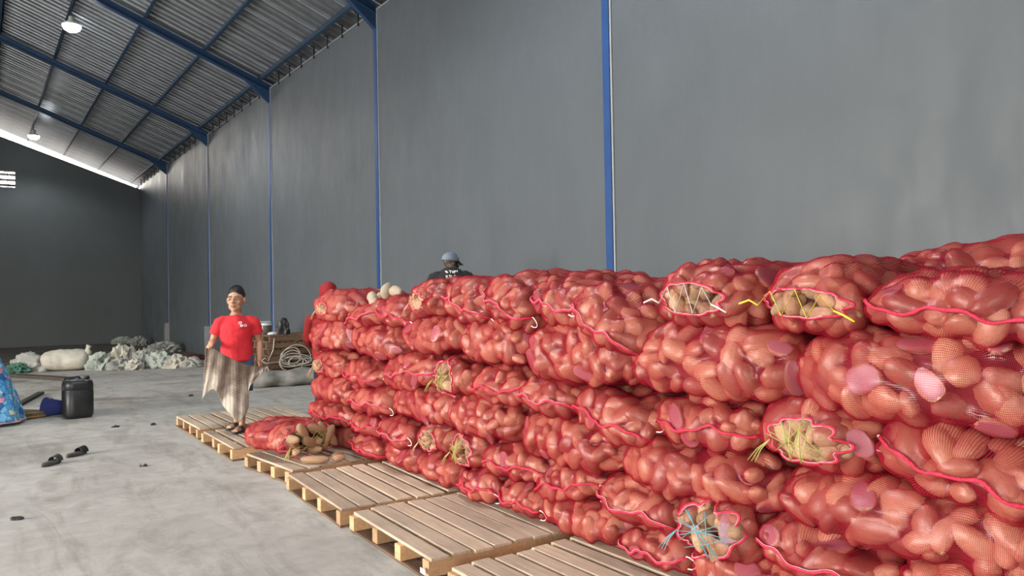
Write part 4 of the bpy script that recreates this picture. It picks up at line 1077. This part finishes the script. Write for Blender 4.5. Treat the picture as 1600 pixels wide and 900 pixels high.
for v in gw.data.vertices:
    c = v.co
    if c.z < 0.9:
        a = math.atan2(c.y, c.x); k = 1 + 0.06 * (0.95 - c.z) * math.sin(a * 9) ; v.co = Vector((c.x * k, c.y * k, c.z))
hm = MB(); ring = []
for k in range(49):
    a = 2 * PI * k / 48; q = 1 + 0.06 * 0.9 * math.sin(a * 9); ring.append((0.03 + 0.517 * q * math.cos(a), 0.417 * q * math.sin(a), 0.052))
hm.tube(ring, 0.012, 6, False).build('hem', M['hem'], gw, True)

# ------------------------------------------------------------------ things on the floor and around
def blob(name, size, seed, mat, ridge=0.35, freq=2.2, flat=True, sub=4, parent=None):
    bm = bmesh.new(); bmesh.ops.create_icosphere(bm, subdivisions=sub, radius=1.0)
    o = Vector((seed * 7.1, seed * 3.3, seed * 1.7))
    for v in bm.verts:
        d = v.co.normalized()
        r = 1 - abs(noise.noise(d * freq + o)) * ridge * 1.6 + 0.5 * ridge * (0.5 - abs(noise.noise(d * freq * 2.3 + o)))
        p = Vector((d.x * r, d.y * r, d.z * r))
        if p.z < -0.25: p.z = -0.25 - 0.02 * noise.noise(d * 5)
        v.co = Vector((p.x * size[0] / 2, p.y * size[1] / 2, (p.z + 0.25) * size[2] / 1.1))
    me = bpy.data.meshes.new(name); bm.to_mesh(me); bm.free(); me.materials.append(mat)
    if not flat: me.polygons.foreach_set('use_smooth', np.ones(len(me.polygons), bool))
    return link(name, me, parent)

# jerrycan
jc = empty('jerrycan', (1.20, 12.60, 0), 0.12); jc.scale = (0.86, 0.86, 0.93); tag(jc, 'black scuffed plastic jerrycan standing on the concrete floor', 'jerrycan')
def rr_ring(hx, hy, r, z, n=6):
    p = []
    for cx, cy, a0 in ((hx - r, hy - r, 0), (-hx + r, hy - r, PI / 2), (-hx + r, -hy + r, PI), (hx - r, -hy + r, 1.5 * PI)):
        for k in range(n + 1):
            a = a0 + PI / 2 * k / n; p.append((cx + r * math.cos(a), cy + r * math.sin(a), z))
    return p
jm = MB(); prof = [(0.10, 0.0), (0.185, 0.004), (0.212, 0.03), (0.222, 0.07), (0.222, 0.42), (0.217, 0.425), (0.217, 0.44), (0.222, 0.446), (0.220, 0.52), (0.205, 0.565), (0.17, 0.585), (0.12, 0.59)]
rings = [rr_ring(a, a * 0.90, a * 0.62, z) for a, z in prof]; n = len(rings[0])
jm.add([p for r in rings for p in r], [(i * n + k, i * n + (k + 1) % n, (i + 1) * n + (k + 1) % n, (i + 1) * n + k) for i in range(len(rings) - 1) for k in range(n)] + [tuple(range(n - 1, -1, -1)), tuple((len(rings) - 1) * n + k for k in range(n))])
jm.build('can_body', M['jerry'], jc, True)
MB().tube([(-0.14, 0, 0.575), (-0.12, 0, 0.62), (0.02, 0, 0.625), (0.05, 0, 0.58)], 0.016, 8).build('carry_handle', M['jerry'], jc, True)
MB().lathe([(0.0, 0.635), (0.035, 0.635), (0.04, 0.628), (0.04, 0.59), (0.0, 0.585)], 18, (0.13, -0.05, 0)).build('screw_cap', M['jerry'], jc, True)
MB().tube([(0.08, -0.17, 0.567), (0.13, -0.165, 0.577), (0.18, -0.13, 0.567), (0.195, -0.05, 0.562)], 0.007, 6).build('worn_rim', M['jerrylid'], jc, True)
# blue bucket lying on its side
bk = empty('bucket', (0.95, 12.98, 0.128)); bk.scale = (0.85,) * 3; tag(bk, 'blue plastic bucket lying on its side beside the black jerrycan', 'bucket')
mm = Matrix.Rotation(-0.5, 4, 'Z') @ Matrix.Rotation(-PI / 2 + 0.08, 4, 'Y')
b0 = MB().lathe([(0.0, -0.14), (0.115, -0.14), (0.155, 0.16), (0.165, 0.16), (0.165, 0.175), (0.148, 0.175), (0.108, -0.128), (0.0, -0.128)], 28)
b0.v = [tuple(mm @ Vector(p)) for p in b0.v]; b0.build('bucket_shell', M['bucket'], bk, True)
bh = MB().tube([mm @ Vector((0.165 * math.cos(a), 0.165 * math.sin(a), 0.15 - 0.10 * math.sin(a * 1.0))) for a in np.linspace(0, PI, 14)], 0.004, 6)
bh.build('bail_handle', M['hook'], bk, True)
# flattened woven mat bag with orange binding
mt = empty('woven_bag', (0.42, 12.98, 0), 0.25); tag(mt, 'flat olive woven bag with orange-brown binding lying under the floral gown', 'bag')
outline = [(-0.50, -0.10), (-0.36, -0.20), (0.05, -0.20), (0.38, -0.13), (0.44, 0.02), (0.34, 0.17), (0.02, 0.22), (-0.42, 0.16)]
def mat_ring(sc, z): return [(x * sc, y * sc, z + 0.01 * math.sin(x * 9)) for x, y in outline]
mk = MB(); rs = [mat_ring(0.96, 0.0), mat_ring(1.0, 0.02), mat_ring(1.0, 0.07), mat_ring(0.93, 0.10), mat_ring(0.5, 0.125)]; n = 8
rs[0] = [(x, y, 0.0) for x, y, z in rs[0]]
mk.add([p for r in rs for p in r], [(i * n + k, i * n + (k + 1) % n, (i + 1) * n + (k + 1) % n, (i + 1) * n + k) for i in range(4) for k in range(n)] + [tuple(range(n - 1, -1, -1)), tuple(32 + k for k in range(n))])
mk.build('bag_body', M['matbody'], mt)
for z, sc in ((0.085, 0.985), (0.03, 1.01)): MB().tube([p for p in mat_ring(sc, z)] + [mat_ring(sc, z)[0]], 0.011, 6).build('binding', M['mattrim'], mt, True)
MB().tube([(-0.2, -0.05, 0.112), (0.1, -0.06, 0.12), (0.3, -0.02, 0.108)], 0.009, 6).build('binding', M['mattrim'], mt, True)
# loose timber
def plank(name, a, b, w, h, mat, label, cat='plank', z=0.0):
    a = Vector(a); b = Vector(b); d = b - a; L = d.length
    o = MB().box(-L / 2, L / 2, -w / 2, w / 2, 0, h, None, 0.004).build(name, mat, None, loc=((a.x + b.x) / 2, (a.y + b.y) / 2, z), rot=(0, 0, math.atan2(d.y, d.x)))
    tag(o, label, cat); return o
plank('wooden_plank', (0.72, 20.9), (1.65, 18.9), 0.22, 0.07, M['wooddark'], 'dark wooden plank lying before the white sacks')
plank('wooden_board', (0.55, 14.6), (0.98, 16.4), 0.10, 0.05, M['wooddark'], 'short dark green board lying behind the blue bucket', 'board')
plank('wooden_board', (-0.4, 26.2), (4.2, 25.2), 0.25, 0.04, M['wooddark'], 'long dark board lying on the dirty floor behind the white sacks', 'board')

# heap of empty white sacks
def lying(name, loc, size, rz, seed, mat, label, cat='sack', group=None, ridge=0.35, freq=2.2, flat=False, sub=4):
    o = blob(name, size, seed, mat, ridge, freq, flat, sub); o.location = loc; o.rotation_euler = (0, 0, rz); tag(o, label, cat, group); return o
big = empty('woven_sack', (1.86, 22.0, 0), -0.42); tag(big, 'large full off-white woven sack with a tied corner in the sack heap', 'sack')
sk = MB()
def bigs(u, v):
    x = -0.55 + 1.1 * u; th = 2 * PI * v; e = (1 - (2 * u - 1) ** 4) ** 0.5
    y = 0.32 * math.cos(th) * (0.35 + 0.65 * e); z = 0.26 + 0.26 * math.sin(th) * (0.3 + 0.7 * e)
    k = 0.05 * noise.noise(Vector((x * 3, math.cos(th) * 1.5, math.sin(th) * 1.5))) + 0.018 * math.sin(x * 34 + 2 * math.cos(th)) * (0.4 + 0.6 * noise.noise(Vector((x * 2, th, 2))))
    return Vector((x, y * (1 + k * 2), max(0.0, z * (1 + k))))
sk.grid(bigs, 50, 28); sk.build('sack_body', M['sackwhite'], big, True)
MB().tube([(0.47, 0, 0.34), (0.50, 0, 0.44), (0.49, 0.02, 0.53), (0.52, 0.02, 0.60)], [0.12, 0.09, 0.05, 0.07], 9).build('tied_corner', M['sackwhite'], big, True)
lying('woven_sack', (1.10, 22.3, 0), (0.95, 0.6, 0.42), -0.4, 21, M['sackgrey'], 'crumpled grey-white sack left of the large full sack', ridge=0.5)
lying('green_net', (0.83, 22.0, 0), (0.6, 0.4, 0.22), 0.1, 22, M['greennet'], 'dull green netting heap at the left tip of the sack heap', 'net', ridge=0.6, freq=3.5, flat=True)
HEAP = [((2.55, 21.4, 0), (0.69, 0.55, 0.39), 'greenish crumpled sack against the large full sack', 'sackgreen'), ((2.95, 21.1, 0), (0.67, 0.55, 0.26), 'low grey crumpled sack second from the large full sack', 'sackgrey'),
        ((3.05, 21.55, 0), (0.95, 0.66, 0.53), 'tall white crumpled sack forming the peak of the sack heap', 'sackwhite'), ((3.22, 20.85, 0), (0.62, 0.44, 0.23), 'small white crumpled sack in front of the heap peak', 'sackwhite'),
        ((3.45, 21.2, 0), (0.67, 0.55, 0.44), 'grey-white crumpled sack just right of the heap peak', 'sackgrey'), ((3.78, 20.85, 0), (0.74, 0.50, 0.37), 'greenish crumpled sack halfway along the right side of the heap', 'sackgreen'),
        ((4.12, 20.55, 0), (0.62, 0.44, 0.30), 'white crumpled sack near the right tip of the heap', 'sackwhite'), ((4.45, 20.35, 0), (0.54, 0.40, 0.25), 'last small crumpled sack at the right tip of the heap', 'sackgrey')]
for i, (l, sz, lb, mk_) in enumerate(HEAP):
    lying('woven_sack', l, sz, 0.5 * i, 30 + i, M[mk_], lb, 'sack', 'empty sacks in the heap', 0.55, 1.9, True, 4)
lying('woven_sack', (5.15, 27.6, 0), (1.2, 0.9, 0.32), 0.4, 41, M['sackgrey'], 'flat heap of pale sacking at the foot of the right wall', 'sack', None, 0.5, 3.0, True)
lying('woven_sack', (5.25, 33.0, 0), (0.7, 0.6, 0.32), 0.8, 42, M['sackgrey'], 'small heap of grey sacking near the far wall corner', 'sack', None, 0.55, 3.0, True)
lying('woven_sack', (5.0, 35.0, 0), (0.9, 0.8, 0.26), 0.2, 43, M['sackgreen'], 'farthest grey-green sacking heap along the far wall', 'sack', None, 0.55, 3.0, True)
lying('folded_sheet', (5.0, 22.9, 0), (0.9, 0.5, 0.16), 0.3, 44, M['darkred'], 'folded dark red and black sheet lying near the right wall', 'sheet', None, 0.4, 2.5, False)

# stack of old pallets by the wall, with the cooker on top and rope in front
SX, SY = 4.70, 15.05
for k in range(7):
    rng = random.Random(80 + k)
    pallet('wooden_pallet', SX + rng.uniform(-0.03, 0.03), SY + rng.uniform(-0.04, 0.04), 1.1, 1.25, rng.uniform(-0.02, 0.02),
           f'old brown pallet in the stack by the wall, {["lowest", "second from the bottom", "third from the bottom", "fourth from the bottom", "third from the top", "second from the top", "topmost"][k]}', 9, 80 + k, k * PH, True)
zt = 7 * PH
rc = empty('rice_cooker', (4.92, 15.95, zt), 0.0); tag(rc, 'white and dark rice cooker standing on the stack of old pallets', 'cooker')
MB().lathe([(0.0, 0.0), (0.11, 0.0), (0.125, 0.02), (0.135, 0.16), (0.13, 0.17), (0.0, 0.17)], 28).build('cooker_body', M['cookerdark'], rc, True)
MB().lathe([(0.0, 0.235), (0.05, 0.232), (0.10, 0.222), (0.135, 0.20), (0.14, 0.175), (0.0, 0.168)], 28).build('cooker_lid', M['cookerwhite'], rc, True)
pv = MB()
def pan(u, v): 
    a = -2.6 + (u - 0.5) * 0.85; r = 0.134 + 0.006 - 0.008 * (1 - v); return Vector((r * math.cos(a), r * math.sin(a), 0.012 + 0.155 * v))
pv.grid(pan, 8, 3); q = pv.build('front_panel', M['cookerwhite'], rc, True).modifiers.new('t', 'SOLIDIFY'); q.thickness = 0.006
MB().tube([(-0.13, 0.0, 0.19), (-0.1, 0, 0.255), (0.1, 0, 0.255), (0.13, 0, 0.19)], 0.008, 6).build('cooker_handle', M['cookerwhite'], rc, True)
lying('white_lid', (4.95, 15.52, zt), (0.26, 0.18, 0.05), 0.2, 51, M['cookerwhite'], 'flat white packet on the pallet stack beside the rice cooker', 'packet', None, 0.2, 2.0, False, 3)
lying('plastic_bag', (5.12, 15.42, zt), (0.30, 0.26, 0.30), 0.2, 52, M['blackbag'], 'crumpled black plastic bag on top of the pallet stack', 'bag', None, 0.4, 2.5, True, 3)
rp = empty('rope_coil', (5.22, SY - 0.05, 0.47), PI / 2); tag(rp, 'pale nylon rope coil hanging on the front of the pallet stack', 'rope')
rng = random.Random(5); m1 = MB()
for k in range(9):
    cy, cz = rng.uniform(-0.22, 0.12), rng.uniform(-0.06, 0.08); ra, rb = rng.uniform(0.14, 0.34), rng.uniform(0.05, 0.16 if k > 2 else 0.22); ph = rng.uniform(0, 6)
    m1.tube([Vector((-0.012 * (k % 4) - 0.02 * abs(math.sin(3 * a + ph)), cy + ra * math.cos(a), cz + rb * math.sin(a) + 0.02 * math.sin(2 * a + ph))) for a in np.linspace(0, 2 * PI, 30)], 0.009, 5)
m1.build('coil', M['rope'], rp, True)
m2 = MB()
for pts in (((0, 0.42, 0.42), (-0.03, 0.45, 0.2), (-0.02, 0.55, -0.02), (-0.04, 0.62, 0.05), (-0.03, 0.68, 0.0), (-0.03, 0.60, -0.06), (-0.04, 0.2, -0.03)), ((-0.03, 0.58, -0.12), (-0.03, 0.66, -0.28), (-0.03, 0.74, -0.40)), ((-0.03, 0.58, -0.12), (-0.03, 0.50, -0.30), (-0.03, 0.45, -0.42))):
    m2.tube([Vector(p) for p in pts], 0.011, 6)
m2.build('loose_end', M['rope'], rp, True)
# grey tarpaulin roll on the floor
tr = MB(); rng = random.Random(9)
A0, A1 = Vector((4.22, 14.62, 0.14)), Vector((5.6, 14.35, 0.17))
def roll(u, v):
    c = A0.lerp(A1, u); e = min(1, (1 - abs(2 * u - 1) ** 5)) ** 0.5; r = 0.155 * (0.45 + 0.55 * e) * (1 + 0.22 * noise.noise(Vector((u * 4, 3, 1)))); th = 2 * PI * v
    d = (A1 - A0).normalized(); sd = Vector((-d.y, d.x, 0))
    k = 1 + 0.16 * noise.noise(Vector((u * 5, math.cos(th) * 1.6, math.sin(th) * 1.6))) + 0.05 * math.sin(u * 20 + 3 * math.cos(th))
    p = c + sd * (r * 1.35 * k * math.cos(th)) + Vector((0, 0, r * k * math.sin(th))); p.z = max(p.z, 0.0); return p
tr.grid(roll, 60, 26)
tag(tr.build('tarpaulin_roll', M['tarp'], None, True), 'bundled grey tarpaulin lying on the floor before the pallet stack', 'tarpaulin')

# sandals left on the floor
def floor_sandal(loc, rz, label, strap):
    t = empty('sandal', loc, rz); tag(t, label, 'sandal')
    n = 20; v = []
    for z, k in ((0.0, 1.0), (0.028, 1.0), (0.034, 0.9)):
        for i in range(n):
            a = 2 * PI * i / n; v.append((0.135 * math.cos(a) * k, 0.050 * math.sin(a) * (1 - 0.18 * math.cos(a + 0.4)) * k, z + 0.006 * math.cos(a)**2))
    f = [(l * n + i, l * n + (i + 1) % n, (l + 1) * n + (i + 1) % n, (l + 1) * n + i) for l in range(2) for i in range(n)] + [tuple(range(n - 1, -1, -1)), tuple(2 * n + i for i in range(n))]
    MB().add(v, f).build('sole', M['rubber'], t, True)
    st = MB().grid(lambda u, w: Vector((-0.03 - 0.085 * u + 0.02 * w * (1 - w), 0.054 * math.cos(PI * w), 0.026 + (0.052 + 0.012 * u) * math.sin(PI * w))), 6, 12)
    o = st.build('strap', strap, t, True); q = o.modifiers.new('t', 'SOLIDIFY'); q.thickness = 0.006
    return t
floor_sandal((0.62, 9.05, 0), 0.9 + PI, 'dusty black slide sandal on the floor, the nearer of the two', M['rubber'])
floor_sandal((0.88, 9.42, 0), 0.75 + PI, 'dark green-black slide sandal on the floor, the farther of the two', M['blackshirt'])

# pale tubers lying on top of the stack
PT = [((3.08, 6.70, 1.62), (0.085, 0.052, 0.05), (0.2, -0.5, 1.35), 'long pale peeled tuber, lowest left of the five on the sacks'), ((3.04, 6.58, 1.585), (0.07, 0.045, 0.042), (0.1, -0.2, 1.5), 'small pale peeled tuber in front of the other four on the sacks'),
      ((3.10, 6.555, 1.645), (0.042, 0.036, 0.034), (0, 0.2, 0.4), 'smallest rounded pale peeled tuber in the middle of the five'), ((3.12, 6.48, 1.68), (0.058, 0.052, 0.085), (0.1, 0.15, 0.3), 'upright brownish pale tuber, highest of the five on the sacks'),
      ((3.10, 6.23, 1.675), (0.085, 0.055, 0.05), (0.1, -0.2, 1.7), 'plump pale peeled tuber, rightmost of the five on the sacks')]
pal = tuber_mesh('peeled_tuber', 901, False, [M['peeled'], M['cut']], 0.1, 0.2); pal2 = tuber_mesh('peeled_tuber', 902, False, [M['tan'], M['cut']], 0.1, 0.2)
for i, (l, sc, r, lb) in enumerate(PT):
    tag(link('peeled_tuber', pal, None, loc=l, rot=r, scale=sc), lb, 'tuber', 'pale tubers on top of the stack')
for l, sc, rz, lb, me in (((2.50, 6.72, PH + 0.04), (0.14, 0.04, 0.038), -0.7, 'long tan root sticking out before the fallen sack', pal2), ((2.74, 6.78, PH + 0.035), (0.075, 0.042, 0.036), 0.6, 'tan tuber on the pallet beside the fallen sack', pal2), ((2.70, 6.66, PH + 0.035), (0.065, 0.038, 0.034), 0.2, 'brown tuber on the pallet edge beside the fallen sack', TUB[0])):
    tag(link('loose_tuber', me, None, loc=l, rot=(0, 0, rz), scale=sc), lb, 'tuber', 'tubers spilled by the fallen sack')
# scraps on the concrete
for i, ((x, y), lb) in enumerate((((1.50, 11.25), 'dark dried leaf scrap on the floor between jerrycan and pallets'), ((1.93, 11.1), 'dark curled scrap on the floor left of the man in red'), ((0.25, 6.9), 'tiny dark chip on the near floor'), ((3.05, 14.1), 'small dark scrap on the floor behind the man in red'), ((1.35, 8.35), 'dark crumb on the floor left of the first pallets'))):
    o = blob('floor_scrap', (0.11, 0.07, 0.025), 70 + i, M['blackbag'], 0.5, 3, True, 2); o.location = (x, y, 0); o.rotation_euler = (0, 0, i * 1.3); tag(o, lb, 'scrap', 'scraps on the floor')
